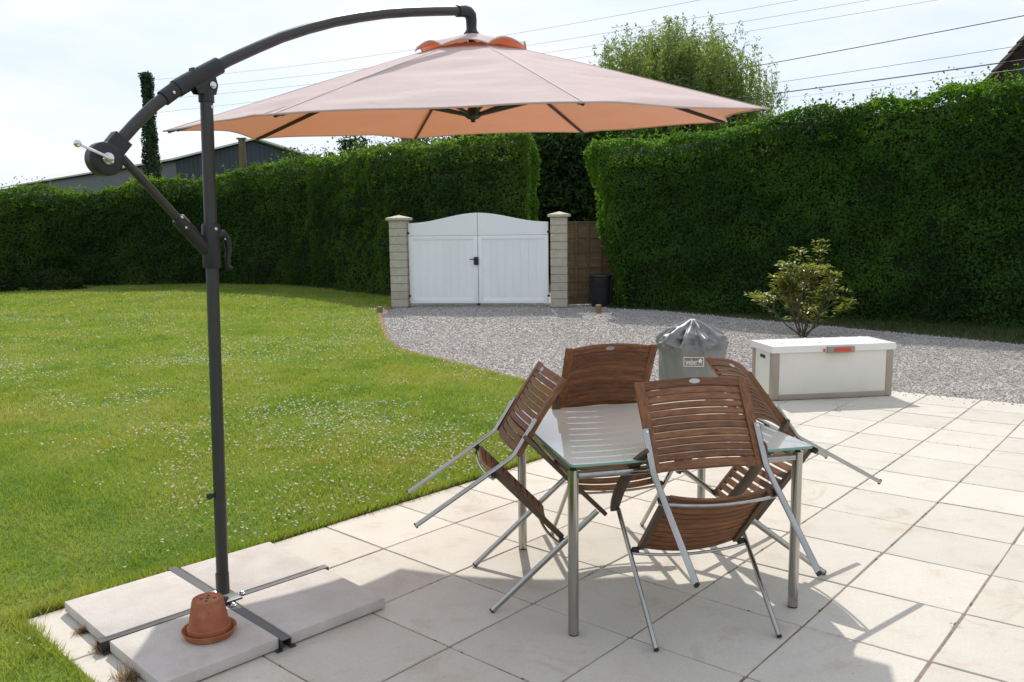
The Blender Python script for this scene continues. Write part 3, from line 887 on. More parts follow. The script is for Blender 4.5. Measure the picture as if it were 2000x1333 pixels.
    # ends
    for e, sgn, use in ((0, -1, cap_ends[0]), (LEN, 1, cap_ends[1])):
        if not use: continue
        n_ = cnt[3]; d = RNG.uniform(0, thick, n_); s = np.full(n_, float(e)); h = height(s); z = RNG.uniform(0, 1, n_) * h
        lp = lumps(s + d, z, d); dep = np.abs(RNG.normal(0, .06, n_))
        rr = np.clip((z - (h - .25)) / .25, 0, 1) ** 2 * .14 + np.clip((.2 - d) / .2, 0, 1) ** 2 * .08
        C_.append(place(s, d, z, np.c_[sgn * (lp - dep - rr), s * 0, s * 0])); x, y, tx, ty = frame(s)
        N_.append(np.c_[sgn * tx, sgn * ty, s * 0 + .3])
    C_ = np.concatenate(C_); N_ = np.concatenate(N_)
    hol = vnoise(C_ * 3.1, seed + 11) * .6 + vnoise(C_ * 7.3, seed + 12) * .5
    keep = (hol > -.42) | (RNG.uniform(0, 1, len(C_)) < .25)
    C_, N_ = C_[keep], N_[keep]
    C_[:, 2] = np.maximum(C_[:, 2], .02)
    v, f = leaf_arrays(C_, N_, leaf_len, leaf_len * .55, droop=(0, 0, -.25), spread=.75)
    v -= np.array([P[0, 0], P[0, 1], 0])
    fo = link('foliage', np_mesh('foliage', v, f), mat, root)
    fo['kind'] = 'stuff'
    return root


hedge('clipped_hedge', [(-24, 20.4), (-19, 20.9), (-15.8, 21.4), (-13, 22.2), (-10.3, 22.3), (-8.4, 21.6), (-6.8, 20.46), (-5.4, 18.7), (-4.05, 17.0), (-2.6, 16.45), (-.72, 16.3)],
      [2.6, 2.62, 2.7, 2.9, 3.2, 3.42, 3.55, 3.5, 3.45, 3.6, 3.65], 1.3, 150000, .078, M['hedge_leaf'],
      'long dark green clipped hedge along the back of the lawn, left of the driveway gap', 21)
hedge('clipped_hedge', [(.88, 13.8), (2.94, 12.30), (5.31, 10.57), (6.57, 9.62), (10, 7.05), (12.5, 5.2)],
      [3.34, 3.5, 3.68, 3.75, 3.85, 3.9], 1.4, 190000, .062, M['hedge_leaf_right'],
      'tall bright-rimmed leafy hedge on the right behind the gravel and the shrub', 47, skew=.85)

# low shrubs at the foot of the left hedge
def leaf_blob(name, c, r, n_, leaf, mat, label, cat='shrub', group=None, stem_mat=None):
    root = props(empty(name, (c[0], c[1], 0)), label, cat, group)
    d = unit(RNG.normal(0, 1, (n_, 3))); d[:, 2] = np.abs(d[:, 2])
    rad = RNG.uniform(.55, 1, (n_, 1)) ** .5 * (1 + .25 * vnoise(d * 2.2 + c[0], 4)[:, None])
    p = d * rad * np.array(r)
    v, f = leaf_arrays(p + np.array([0, 0, .03]), d, leaf, leaf * .5)
    o = link('foliage', np_mesh('foliage', v, f), mat, root); o['kind'] = 'stuff'
    mb_ = MB()
    for k in range(7):
        a = k * .9; mb_.tube([(0, 0, -.08), (math.cos(a) * r[0] * .3, math.sin(a) * r[1] * .3, r[2] * .45), (math.cos(a) * r[0] * .6, math.sin(a) * r[1] * .6, r[2] * .75)], [.02, .014, .006], 6)
    mb_.build('stem', M['bark'], root)
    return root


leaf_blob('low_shrub', (-15.4, 20.15, 0), (.75, .5, .62), 2600, .09, M['dark_leaf'], 'low dark shrub at the far left edge of the lawn under the hedge')
leaf_blob('low_shrub', (-13.9, 20.7, 0), (.8, .45, .5), 2600, .09, M['dark_leaf'], 'spreading low shrub in the hedge shade, second from the left edge')


# ------------------------------------------------------------------ trees
def limbs(mb_, base, tip, r0, r1, bend=.15, n_=6):
    b_, t = Vector(base), Vector(tip); L_ = (t - b_).length
    off = Vector((random.uniform(-1, 1), random.uniform(-1, 1), random.uniform(-.3, .6))) * L_ * bend
    pts = [b_.lerp(t, k / n_) + off * math.sin(math.pi * k / n_) for k in range(n_ + 1)]
    mb_.tube(pts, [r0 + (r1 - r0) * k / n_ for k in range(n_ + 1)], 7)
    return pts


def tree(name, base, height, crown_c, crown_r, n_cl, per, leaf, mat, label, droop=.0, hang=0, trunk_r=.22, cl_r=.55, group=None, conic=False):
    root = props(empty(name, base), label, 'tree', group)
    mb_ = MB(); B = Vector((0, 0, 0)); cc = Vector(crown_c)
    mb_.tube([(0, 0, -.1), (.05, .02, height * .3), (cc.x * .6, cc.y * .6, height * .6), (cc.x, cc.y, height * .86)], [trunk_r, trunk_r * .8, trunk_r * .5, trunk_r * .12], 9)
    cs = []
    for k in range(n_cl):
        while True:
            d = Vector((random.gauss(0, 1), random.gauss(0, 1), random.gauss(0, 1))).normalized() * (random.random() ** .38)
            if conic:
                zz = random.random() ** 1.3; a = random.random() * 6.28; rr = (1 - zz) * (.35 + .65 * random.random())
                d = Vector((math.cos(a) * rr, math.sin(a) * rr, zz * 2 - 1))
            break
        cs.append(cc + Vector((d.x * crown_r[0], d.y * crown_r[1], d.z * crown_r[2])))
    for k in range(min(26, n_cl)):
        c = cs[k]; z0 = min(height * .75, max(.4, c.z * .62))
        limbs(mb_, (cc.x * z0 / height, cc.y * z0 / height, z0), c, trunk_r * .32, .015)
    tr_ = mb_.build('trunk', M['bark'], root, smooth=True)
    P_, N_ = [], []
    for c in cs:
        k = int(per * random.uniform(.5, 1.5)); r_ = cl_r * random.uniform(.6, 1.3)
        d = RNG.normal(0, .5, (k, 3)) * r_ * np.array([1, 1, .75])
        if hang:
            st = RNG.integers(0, 9, k); base_ = RNG.normal(0, .5, (9, 3)) * r_
            t = RNG.uniform(0, 1, k)
            d = base_[st] + np.c_[RNG.normal(0, .05, k), RNG.normal(0, .05, k), -t * hang * RNG.uniform(.5, 1.2, 9)[st]]
        P_.append(np.array(c) + d); N_.append(unit(d + np.array(c - cc) * .4))
    P_ = np.concatenate(P_); N_ = np.concatenate(N_)
    v, f = leaf_arrays(P_, N_, leaf, leaf * .42, droop=(0, 0, -droop))
    o = link('crown', np_mesh('crown', v, f), mat, root); o['kind'] = 'stuff'
    return root


tree('willow_tree', (4.75, 28.0, 0), 8.6, (-.1, 0, 5.45), (3.4, 2.9, 3.0), 960, 220, .115, M['willow_leaf'],
     'tall feathery light green willow tree rising behind the right hedge', droop=1.2, hang=.9, trunk_r=.28, cl_r=.62)
tree('conifer_tree', (.55, 23.5, 0), 5.6, (0, 0, 2.6), (2.3, 1.9, 2.5), 330, 170, .17, M['conifer_leaf'],
     'dark tree filling the gap between the two hedges behind the gate', cl_r=.8, trunk_r=.25)
tree('conifer_tree', (-1.9, 25.5, 0), 5.4, (0, 0, 2.8), (1.7, 1.5, 2.0), 220, 150, .17, M['conifer_leaf'],
     'dark tree showing just under the umbrella rim behind the left hedge end', cl_r=.7, trunk_r=.22)
tree('garden_tree', (-7.1, 30.0, 0), 5.0, (0, 0, 3.9), (.75, .7, 1.15), 34, 60, .17, M['dark_leaf'],
     'small dark treetop above the left hedge, beside the sky gap under the umbrella', cl_r=.42, trunk_r=.1)
tree('garden_tree', (-8.0, 31.0, 0), 4.7, (0, 0, 3.7), (.9, .7, .95), 30, 50, .17, M['dark_leaf'],
     'sparse middle treetop above the left hedge, between two darker treetops', cl_r=.4, trunk_r=.1)
tree('garden_tree', (-9.3, 30.5, 0), 4.7, (0, 0, 3.8), (.5, .5, 1.0), 20, 50, .17, M['dark_leaf'],
     'thin leftmost treetop above the left hedge, next to the blue-grey shed', cl_r=.34, trunk_r=.08)
tree('garden_tree', (-4.4, 29.0, 0), 5.3, (0, 0, 3.9), (1.3, .8, 1.35), 44, 60, .17, M['dark_leaf'],
     'dark treetop just under the canopy rim, by the thick utility post', cl_r=.42, trunk_r=.1)


# ------------------------------------------------------------------ shed, poles, house
shed = props(empty('farm_shed', (-19, 58, 0)), 'large blue-grey clad farm shed with pale roof beyond the left hedge', 'shed')
apex, reave, leave = Vector((-19.0, 58, 7.58)), Vector((-14.6, 60.5, 6.15)), Vector((-23.4, 55.5, 6.12))
back_d = Vector((-47.5, 52.5, 0))                       # ridge runs away to the far left
O = Vector((-19, 58, 0))


def wallp(name, pts, mat, par=shed, o=O, t=.06):
    P_ = [Vector(p) - o for p in pts]
    nn = (P_[1] - P_[0]).cross(P_[2] - P_[0]).normalized() * t
    mb_ = MB(); k = len(P_)
    mb_.add(P_ + [p + nn for p in P_], [tuple(range(k)), tuple(reversed(range(k, 2 * k)))] + [(i, (i + 1) % k, k + (i + 1) % k, k + i) for i in range(k)])
    return mb_.build(name, mat, par)


gab = wallp('gable_wall', [leave * 1 - Vector((0, 0, leave.z + .1)), reave - Vector((0, 0, reave.z + .1)), reave, apex, leave], M['shed_wall'])
wallp('side_wall', [leave - Vector((0, 0, leave.z + .1)), leave, leave + back_d, leave + back_d - Vector((0, 0, leave.z + .1))], M['shed_wall'])
wallp('far_wall', [reave - Vector((0, 0, reave.z + .1)), reave, reave + back_d, reave + back_d - Vector((0, 0, reave.z + .1))], M['shed_wall'])
up = Vector((0, 0, .12)); ov = Vector((.35, -.38, 0))
r1_ = wallp('roof', [leave + up + ov * 1.2 - Vector((.5, .25, .12)), apex + up + ov, apex + up + back_d, leave + up + back_d - Vector((.5, .25, .12))], M['shed_roof'], t=.12)
wallp('roof', [apex + up + ov, reave + up + ov, reave + up + back_d, apex + up + back_d], M['shed_roof'], t=.12)
# vertical cladding ribs on the gable
gd = (reave - leave); gl = gd.length; gd.normalize(); gn = Vector((gd.y, -gd.x, 0))
for k in range(34):
    t = (k + .5) / 34 * gl
    p = leave + gd * t; p.z = 0
    a = (apex - leave).dot(gd)
    z = leave.z + (apex.z - leave.z) * t / a if t < a else apex.z + (reave.z - apex.z) * (t - a) / (gl - a)
    mb_ = MB(); mb_.box(p + gn * .06 - O + Vector((0, 0, z / 2)), (.09, .09, z - .12)); mb_.build('cladding_rib', M['shed_wall'], gab)

up_ = props(empty('utility_pole', (-14.75, 30, 0)), 'ivy-covered utility pole standing left of the umbrella post', 'utility pole')
mb_ = MB(); mb_.tube([(0, 0, -.1), (.02, 0, 4), (.05, 0, 7.45)], [.15, .14, .12], 12); mb_.build('post', M['pole_wood'], up_, smooth=True)
n_ = 7600
z = RNG.uniform(0, 7.4, n_); a = RNG.uniform(0, 6.283, n_)
rad = (.19 + .20 * np.clip(1 - z / 6.5, 0, 1) + .06 * vnoise(np.c_[a * 2, z * 3, z * 0], 9)) * RNG.uniform(.75, 1.2, n_)
d = np.c_[np.cos(a), np.sin(a), 0 * a]
v, f = leaf_arrays(d * rad[:, None] + np.c_[z * .006, 0 * z, z], d + np.array([0, 0, .4]), .10, .075, spread=.5)
o = link('ivy', np_mesh('ivy', v, f), M['ivy_leaf'], up_); o['kind'] = 'stuff'
for k, z in enumerate((7.12, 6.72, 6.36)):
    mb_ = MB(); mb_.tube([(.08, -.05, z + .02), (.25, -.1, z + .02), (.27, -.1, z + .06)], .018, 6); br = mb_.build('bracket', M['insulator'], up_)
    mb_ = MB(); mb_.lathe([(.02, -.09), (.055, -.075), (.035, -.02), (.05, .0), (.03, .05), (.012, .07)], 10, (.27, -.1, z)); mb_.build('insulator', M['insulator'], br, smooth=True)
mb_ = MB(); mb_.tube([(.13, -.06, 6.9), (.14, -.06, 7.5)], .022, 6); mb_.build('top_rod', M['insulator'], up_)

p2 = props(empty('telegraph_pole', (-14.3, 40, 0)), 'short brown wooden pole in front of the blue-grey shed', 'pole')
mb_ = MB(); mb_.tube([(0, 0, -.1), (0, 0, 5.95)], [.2, .17], 12); mb_.build('post', M['pole_wood'], p2, smooth=True)
mb_ = MB(); mb_.box((0, -.02, 5.98), (.42, .3, .07)); mb_.build('cap', M['pole_wood'], p2)
p3 = props(empty('telegraph_pole', (-4.72, 27, 0)), 'dark thick post peeping out under the umbrella rim above the hedge', 'pole')
mb_ = MB(); mb_.tube([(0, 0, -.1), (0, 0, 6.2)], [.2, .17], 10); mb_.build('post', M['pole_wood'], p3, smooth=True)
mb_ = MB(); mb_.box((0, 0, 6.25), (.5, .12, .1)); mb_.build('crossbar', M['insulator'], p3)


def wire(label, a, b_, r_, sag, mat):
    a, b_ = Vector(a), Vector(b_); n2_ = 40
    b_ = a + (b_ - a) * 1.45
    if a.y < 26: a = a - (b_ - a) * .62
    pts = []
    for k in range(n2_ + 1):
        t = k / n2_
        p = a.lerp(b_, t); p.z -= sag * 4 * t * (1 - t) - sag * 4 * (1 / 1.45) * (1 - 1 / 1.45) * t * 1.45 * (t < 2)
        pts.append(p)
    o_ = Vector(pts[0]); mb_ = MB(); mb_.tube([p - o_ for p in pts], r_, 5)
    o = mb_.build('power_line', mat, loc=o_)
    props(o, label, 'power line', 'overhead wires across the sky')


wire('topmost thin overhead wire leaving the ivy-covered pole', (-14.45, 29.9, 7.16), (3.4, 18, 6.87), .005, .5, M['wire_pale'])
wire('second overhead wire down from the top, crossing the willow top', (-14.47, 29.9, 6.77), (5.7, 18, 6.84), .005, .5, M['wire_pale'])
wire('third thin overhead wire, crossing the middle of the willow', (-14.5, 29.9, 6.43), (7.4, 18, 6.82), .005, .5, M['wire_pale'])
wire('fourth thin overhead wire, leaving the ivy pole lowest', (-14.53, 29.9, 5.95), (8.98, 18, 6.8), .005, .4, M['wire_pale'])
wire('dark twisted overhead cable rising to the right edge', (3.79, 24, 6.01), (10.5, 17, 6.15), .011, .12, M['wire'])
wire('thin overhead wire meeting the roof slope at right', (4.9, 24, 5.65), (10.08, 17, 5.45), .006, .1, M['wire'])
wire('thick black overhead cable running to the roof at right', (5.85, 24, 5.46), (9.75, 17, 5.10), .015, .08, M['wire'])
wire('lowest faint overhead wire just above the right hedge', (6.8, 24, 5.41), (9.42, 17, 4.87), .004, .08, M['wire_pale'])

house = props(empty('neighbour_house', (16, 22, 0)), 'dark brown gabled roof end of a house above the hedge at the right edge', 'house')
HO = Vector((16, 22, 0))
hA, hL, hR = Vector((15.3, 20.2, 9.55)), Vector((10.7, 20.2, 4.2)), Vector((19.9, 20.2, 4.2))
wallp('gable_wall', [(11.1, 20.6, -.1), (19.5, 20.6, -.1), (19.5, 20.6, 4.45), (15.3, 20.6, 9.25), (11.1, 20.6, 4.45)], M['house_wall'], house, HO)
for k in range(15):
    z = 4.2 + k * .35
    x0 = 11.1 + max(0, (z - 4.45)) * .875 + .1; x1 = 19.5 - max(0, (z - 4.45)) * .875 - .1
    if x1 > x0 + .2:
        mb_ = MB(); mb_.box(Vector(((x0 + x1) / 2, 20.57, z)) - HO, (x1 - x0, .05, .33), Matrix.Rotation(.06, 3, 'X')); mb_.build('weatherboard', M['house_wall'], house)
sideD = Vector((.80, 1, 0)) * 7
for a_, b2 in ((hL, hA), (hA, hR)):
    wallp('roof', [a_, b2, b2 + sideD, a_ + sideD], M['house_roof'], house, HO, .12)
    mb_ = MB(); dd = (b2 - a_); mb_.bar([a_ - HO + Vector((0, -.02, -.12)), b2 - HO + Vector((0, -.02, -.12))], .06, .28, (0, 1, 0)); mb_.build('bargeboard', M['house_roof'], house)
# verge tiles stepping up the slope
for k in range(22):
    p = hL.lerp(hA, (k + .5) / 22) - HO + Vector((-.05, .05, .11))
    mb_ = MB(); mb_.box(p, (.36, .3, .05), Matrix.Rotation(-math.atan2(hA.z - hL.z, hA.x - hL.x) + .07, 3, 'Y')); mb_.build('verge_tile', M['house_roof'], house)


# ------------------------------------------------------------------ gate, pillars, fence, bin
gdir = Vector((3.23, -.40, 0)).normalized(); gnrm = Vector((-gdir.y, gdir.x, 0))   # gnrm points away from camera
GM = Matrix(((gdir.x, gnrm.x, 0), (gdir.y, gnrm.y, 0), (0, 0, 1)))


def pillar(loc, w, hgt, nb, label):
    root = props(empty('gate_pillar', loc, Matrix.Translation(loc) @ GM.to_4x4()), label, 'gate pillar', 'stone gate pillars')
    bh = hgt / nb
    mb_ = MB(); mb_.box((0, 0, hgt / 2 - .02), (w - .010, w - .010, hgt - .02)); mb_.build('mortar_core', M['mortar'], root)
    proto = None
    for k in range(nb):
        if proto is None:
            mb_ = MB(); mb_.box((0, 0, 0), (w, w, bh - .007)); proto = mb_.build('stone_block', M['block'], root, (0, 0, bh / 2), bevel=.008, seg=1); o = proto
        else: o = copy_part(proto, root, (0, 0, bh * (k + .5)))
        o.location.x += random.uniform(-.003, .003)
    mb_ = MB(); c_ = w / 2 + .055
    mb_.add([(-c_, -c_, hgt), (c_, -c_, hgt), (c_, c_, hgt), (-c_, c_, hgt), (-c_, -c_, hgt + .05), (c_, -c_, hgt + .05), (c_, c_, hgt + .05), (-c_, c_, hgt + .05), (0, 0, hgt + .11)],
            [(3, 2, 1, 0), (0, 1, 5, 4), (1, 2, 6, 5), (2, 3, 7, 6), (3, 0, 4, 7), (4, 5, 8), (5, 6, 8), (6, 7, 8), (7, 4, 8)])
    mb_.build('cap', M['block'], root, bevel=.006, seg=1)


pillar(Vector((-3.45, 14.48, 0)), .345, 1.76, 11, 'stone block gate pillar left of the white gate, beside the lawn')
pillar(Vector((-.20, 14.08, 0)), .335, 1.79, 11, 'stone block gate pillar right of the white gate, beside the wooden fence')

gate_o = Vector((-3.268, 14.43, 0))
gate_w = 2.88
gate = props(empty('driveway_gate', gate_o, Matrix.Translation(gate_o) @ GM.to_4x4()), 'white double driveway gate with arched top between the stone pillars', 'gate')


def gtop(x):
    t = abs(x - gate_w / 2) / (gate_w / 2)
    return 1.70 + .165 * (.5 + .5 * math.cos(math.pi * min(1, t * 1.06))) + .03 * (1 - t)


for side in (0, 1):
    x0, x1 = (.012, gate_w / 2 - .006) if side == 0 else (gate_w / 2 + .006, gate_w - .012)
    lf = MB(); zb, zr = .07, 1.44
    st = .085
    I3 = Matrix.Identity(3)
    for a_, b2 in ((x0, x0 + st), (x1 - st, x1)):
        lf.box(((a_ + b2) / 2, 0, (zb + zr) / 2), (b2 - a_, .05, zr - zb))
    lf.box(((x0 + x1) / 2, 0, zb + .045), (x1 - x0 - 2 * st, .05, .09))
    lf.box(((x0 + x1) / 2, 0, zr - .04), (x1 - x0 - 2 * st, .05, .08))
    leaf = lf.build('gate_leaf', M['white_pvc'], gate, bevel=.006, seg=2)
    ou = [(x0, zr + .004)] + [(x0 + (x1 - x0) * k / 16, gtop(x0 + (x1 - x0) * k / 16)) for k in range(17)] + [(x1, zr + .004)]
    tb = MB(); tb.prism(ou, -.027, .027, Matrix.Identity(4)); tb.build('arched_rail', M['white_pvc'], leaf, bevel=.004, seg=1)
    npl = 8; pw = (x1 - x0 - 2 * st) / npl
    proto = None
    for k in range(npl):
        xx = x0 + st + pw * (k + .5)
        if proto is None:
            mb_ = MB(); mb_.box((0, 0, 0), (pw - .0012, .024, zr - zb - .17)); proto = mb_.build('plank', M['white_pvc'], leaf, (xx, -.002, (zr + zb) / 2 + .005), bevel=.0010, seg=1)
        else: copy_part(proto, leaf, (xx, -.002, (zr + zb) / 2 + .005))
    hx = x0 - .004 if side == 0 else x1 + .004
    for z in (.22, 1.5):
        mb_ = MB(); mb_.box((hx, -.02, z), (.05, .03, .045)); mb_.build('hinge', M['gate_iron'], leaf, bevel=.004, seg=1)
mb_ = MB(); mb_.box((gate_w / 2 - .035, -.045, .93), (.095, .04, .16)); lk = mb_.build('lock_case', M['gate_iron'], gate, bevel=.008, seg=2)
mb_ = MB(); mb_.tube([(gate_w / 2 - .05, -.06, .965), (gate_w / 2 - .05, -.1, .965), (gate_w / 2 - .16, -.1, .965)], .010, 8); mb_.build('handle', M['gate_iron'], lk, smooth=True)
mb_ = MB(); mb_.box((gate_w / 2, -.03, .045), (.06, .03, .05)); mb_.build('drop_bolt', M['gate_iron'], gate)

fo = Vector((.0, 14.55, 0))
fence = props(empty('wooden_fence', fo), 'brown wooden board fence panel between the right pillar and the hedge', 'fence')
proto = None
nbd = 11
for k in range(nbd):
    z = .0 + (k + .5) * 1.66 / nbd
    if proto is None:
        mb_ = MB(); mb_.box((0, 0, 0), (.96, .02, 1.66 / nbd + .006), Matrix.Rotation(.0, 3, 'X')); proto = mb_.build('fence_board', M['fence_wood'], fence, (.48, 0, z), bevel=.003, seg=1); o = proto
    else: o = copy_part(proto, fence, (.48, 0, z))
    o.location.y = (-.012 if k % 2 else .012)
for x in (.17, .42, .67):
    mb_ = MB(); mb_.box((x, -.034, .88), (.045, .02, 1.58)); mb_.build('batten', M['fence_wood'], fence, bevel=.003, seg=1)
mb_ = MB(); mb_.box((.48, 0, 1.68), (1.0, .07, .035)); mb_.build('top_rail', M['fence_wood'], fence, bevel=.004, seg=1)
for x in (-.03, .985):
    mb_ = MB(); mb_.box((x, .02, .84), (.085, .085, 1.72)); mb_.build('post', M['fence_wood'], fence, bevel=.006, seg=1)

bn = props(empty('waste_bin', (.64, 14.12, -.02)), 'black plastic bin standing by the wooden fence next to the hedge', 'bin')
mb_ = MB(); mb_.lathe([(.0, .0), (.18, .0), (.19, .02), (.215, .56), (.225, .575), (.225, .60), (.205, .60), (.19, .3), (.17, .05), (0, .04)], 24); mb_.build('body', M['gate_iron'], bn, smooth=True)
mb_ = MB(); mb_.lathe([(.0, .612), (.236, .612), (.24, .625), (.23, .645), (.12, .665), (0, .668)], 24); mb_.build('lid', M['gate_iron'], bn, smooth=True)
for sx in (-1, 1):
    mb_ = MB(); mb_.tube([(sx * .215, -.05, .5), (sx * .255, -.04, .5), (sx * .255, .04, .5), (sx * .215, .05, .5)], .009, 6); mb_.build('handle', M['gate_iron'], bn, smooth=True)

for (x, y), hh, lb in (((-3.70, 13.15), .135, 'short cut wooden post at the lawn corner by the left gate pillar'), ((.46, 12.85), .15, 'short cut wooden stake standing in the gravel right of the gate')):
    mb_ = MB(); mb_.lathe([(.058, -.1), (.060, .0), (.058, hh - .01), (.052, hh)], 9, m=Matrix.Rotation(.06, 3, 'X'))
    o = mb_.build('wooden_stake', M['stump'], loc=(x, y, -.015), smooth=True); props(o, lb, 'stake')


# ------------------------------------------------------------------ shrub behind the box
SH = Vector((3.03, 9.1, -.02))
shrub = props(empty('leafy_shrub', SH), 'open leggy shrub with yellow-green glossy leaves behind the storage box', 'shrub')
rs = random.Random(5)
P_, N_, D_ = [], [], []


def branch(mb_, p, d, L_, r_, lvl):
    pts = [p.copy()]
    dd = d.copy()
    for k in range(4):
        dd = (dd + Vector((rs.gauss(0, .13), rs.gauss(0, .13), rs.gauss(.04, .08)))).normalized()
        pts.append(pts[-1] + dd * L_ / 4)
    mb_.tube(pts, [r_ * (1 - .13 * k) for k in range(5)], 6)
    if lvl < 2:
        for k in range(rs.choice((2, 3)) if lvl else 3):
            q = pts[rs.choice((2, 3, 4))]
            a = rs.random() * 6.28
            nd_ = (dd + Vector((math.cos(a), math.sin(a), .25)) * .75).normalized()
            branch(mb_, q, nd_, L_ * rs.uniform(.5, .75), r_ * .6, lvl + 1)
    if lvl >= 0:
        for k in range(1, 5):
            if lvl == 1 and k < 2: continue
            if lvl == 0 and k < 2: continue
            m_ = 8 if k < 4 else 14
            for q in range(m_):
                a = rs.random() * 6.28
                dr = (Vector((math.cos(a), math.sin(a), rs.uniform(-.1, .6)))).normalized()
                P_.append(pts[k] + dr * .04); D_.append(dr); N_.append(Vector((-dr.x * .4, -dr.y * .4, 1)))


mb_ = MB()
for a, inc, L_ in ((2.9, .95, .55), (3.5, .5, .6), (.9, .12, .75), (0.3, .55, .62), (5.6, .8, .55), (2.1, .35, .7), (4.4, .25, .72), (.0, 1.0, .5), (1.6, .5, .55)):
    branch(mb_, Vector((rs.uniform(-.05, .05), rs.uniform(-.05, .05), 0)), Vector((math.cos(a) * math.sin(inc), math.sin(a) * math.sin(inc), math.cos(inc))), L_, .013, 0)
mb_.build('stem', M['bark'], shrub, smooth=True)
pp = np.array([tuple(p) for p in P_]); dd = np.array([tuple(p) for p in D_]); nn = np.array([tuple(p) for p in N_])
kk_ = vnoise(pp * 6.0 + 3.3, 17) > -.22; pp, dd, nn = pp[kk_], dd[kk_], nn[kk_]
n_ = len(pp)
Nn = unit(nn + RNG.normal(0, .3, (n_, 3))); t = unit(dd - Nn * (dd * Nn).sum(1, keepdims=True)); s = np.cross(Nn, t)
L_ = RNG.uniform(.055, .105, (n_, 1)); W_ = L_ * .36
v = np.empty((n_, 6, 3))
v[:, 0] = pp; v[:, 1] = pp + t * L_ * .35 + s * W_ / 2 + Nn * .006; v[:, 2] = pp + t * L_ * .7 + s * W_ * .4 + Nn * .004
v[:, 3] = pp + t * L_ - Nn * L_ * .12; v[:, 4] = pp + t * L_ * .7 - s * W_ * .4 + Nn * .004; v[:, 5] = pp + t * L_ * .35 - s * W_ / 2 + Nn * .006
o = link('foliage', np_mesh('foliage', v.reshape(-1, 3), np.arange(n_ * 6).reshape(-1, 6)), M['shrub_leaf'], shrub); o['kind'] = 'stuff'


# ------------------------------------------------------------------ storage box
ba = math.atan2(.171, 1.185)
bo = Vector((1.225, 4.50, .004))
BX = Matrix.Translation(bo) @ Matrix.Rotation(ba, 4, 'Z')
W, D, H = 1.20, .46, .50
box = props(empty('storage_box', bo, BX), 'cream plastic garden storage box with taupe corners and red latch', 'storage box')
mb_ = MB(); mb_.box((W / 2, .022, .24), (W - .13, .03, .40)); mb_.build('front_panel', M['box_cream'], box, bevel=.006)
mb_ = MB(); mb_.box((W / 2, D - .022, .24), (W - .13, .03, .40)); mb_.build('back_panel', M['box_cream'], box, bevel=.006)
for sx in (0, 1):
    x = .022 if sx == 0 else W - .022
    mb_ = MB(); mb_.box((x, D / 2, .24), (.03, D - .13, .40)); sp_ = mb_.build('side_panel', M['box_cream'], box, bevel=.006)
    mb_ = MB(); mb_.box((x + (-.014 if sx == 0 else .014), D / 2, .385), (.008, .11, .032)); mb_.build('hand_hole', M['gate_iron'], sp_, bevel=.003)
    for sy in (0, 1):
        y = .035 if sy == 0 else D - .035
        xx = .035 if sx == 0 else W - .035
        mb_ = MB(); mb_.box((xx, y, .222), (.07, .07, .44)); mb_.build('corner_post', M['box_taupe'], box, bevel=.012, seg=3)
mb_ = MB(); mb_.box((W / 2, .016, .025), (W - .135, .036, .05)); mb_.build('bottom_rail', M['box_taupe'], box, bevel=.006)
mb_ = MB(); mb_.box((W / 2, D / 2, .02), (W - .14, D - .14, .02)); mb_.build('floor', M['box_taupe'], box)
# lid with slight dome and rim
mb_ = MB(); nx, ny = 14, 8; vs_ = []
for j in range(ny + 1):
    for i in range(nx + 1):
        x = -.012 + (W + .024) * i / nx; y = -.012 + (D + .024) * j / ny
        e = min(1, 4 * min(i / nx, 1 - i / nx) * 2) ** .5 * min(1, 4 * min(j / ny, 1 - j / ny)) ** .5
        vs_.append((x, y, .505 + .014 * e))
base_n = len(vs_)
fs = [(j * (nx + 1) + i, j * (nx + 1) + i + 1, (j + 1) * (nx + 1) + i + 1, (j + 1) * (nx + 1) + i) for j in range(ny) for i in range(nx)]
ring = [i for i in range(nx + 1)] + [j * (nx + 1) + nx for j in range(1, ny + 1)] + [ny * (nx + 1) + i for i in range(nx - 1, -1, -1)] + [j * (nx + 1) for j in range(ny - 1, 0, -1)]
lo = []
for i in ring:
    lo.append(len(vs_)); x, y, z = vs_[i]; vs_.append((x, y, .443))
for k in range(len(ring)):
    k2 = (k + 1) % len(ring); fs.append((ring[k], lo[k], lo[k2], ring[k2]))
fs.append(tuple(lo))
mb_.add(vs_, fs); lid = mb_.build('lid', M['box_lid'], box, smooth=True, angle=50)
mb_ = MB(); mb_.box((W * .545, -.022, .462), (.27, .03, .062)); lt = mb_.build('latch', M['box_taupe'], lid, bevel=.008, seg=3)
mb_ = MB(); mb_.box((W * .555, -.040, .462), (.165, .016, .034)); mb_.build('latch_grip', M['red_plastic'], lt, bevel=.005)
mb_ = MB(); mb_.box((W * .41, -.020, .458), (.012, .022, .03)); mb_.build('padlock_eye', M['red_plastic'], lid, bevel=.003)
for k in range(6):
    x = .12 + k * .19
    mb_ = MB(); mb_.box((x, D / 2, .5195), (.016, D * .72, .006)); mb_.build('lid_rib', M['box_lid'], lid, bevel=.002, seg=1)


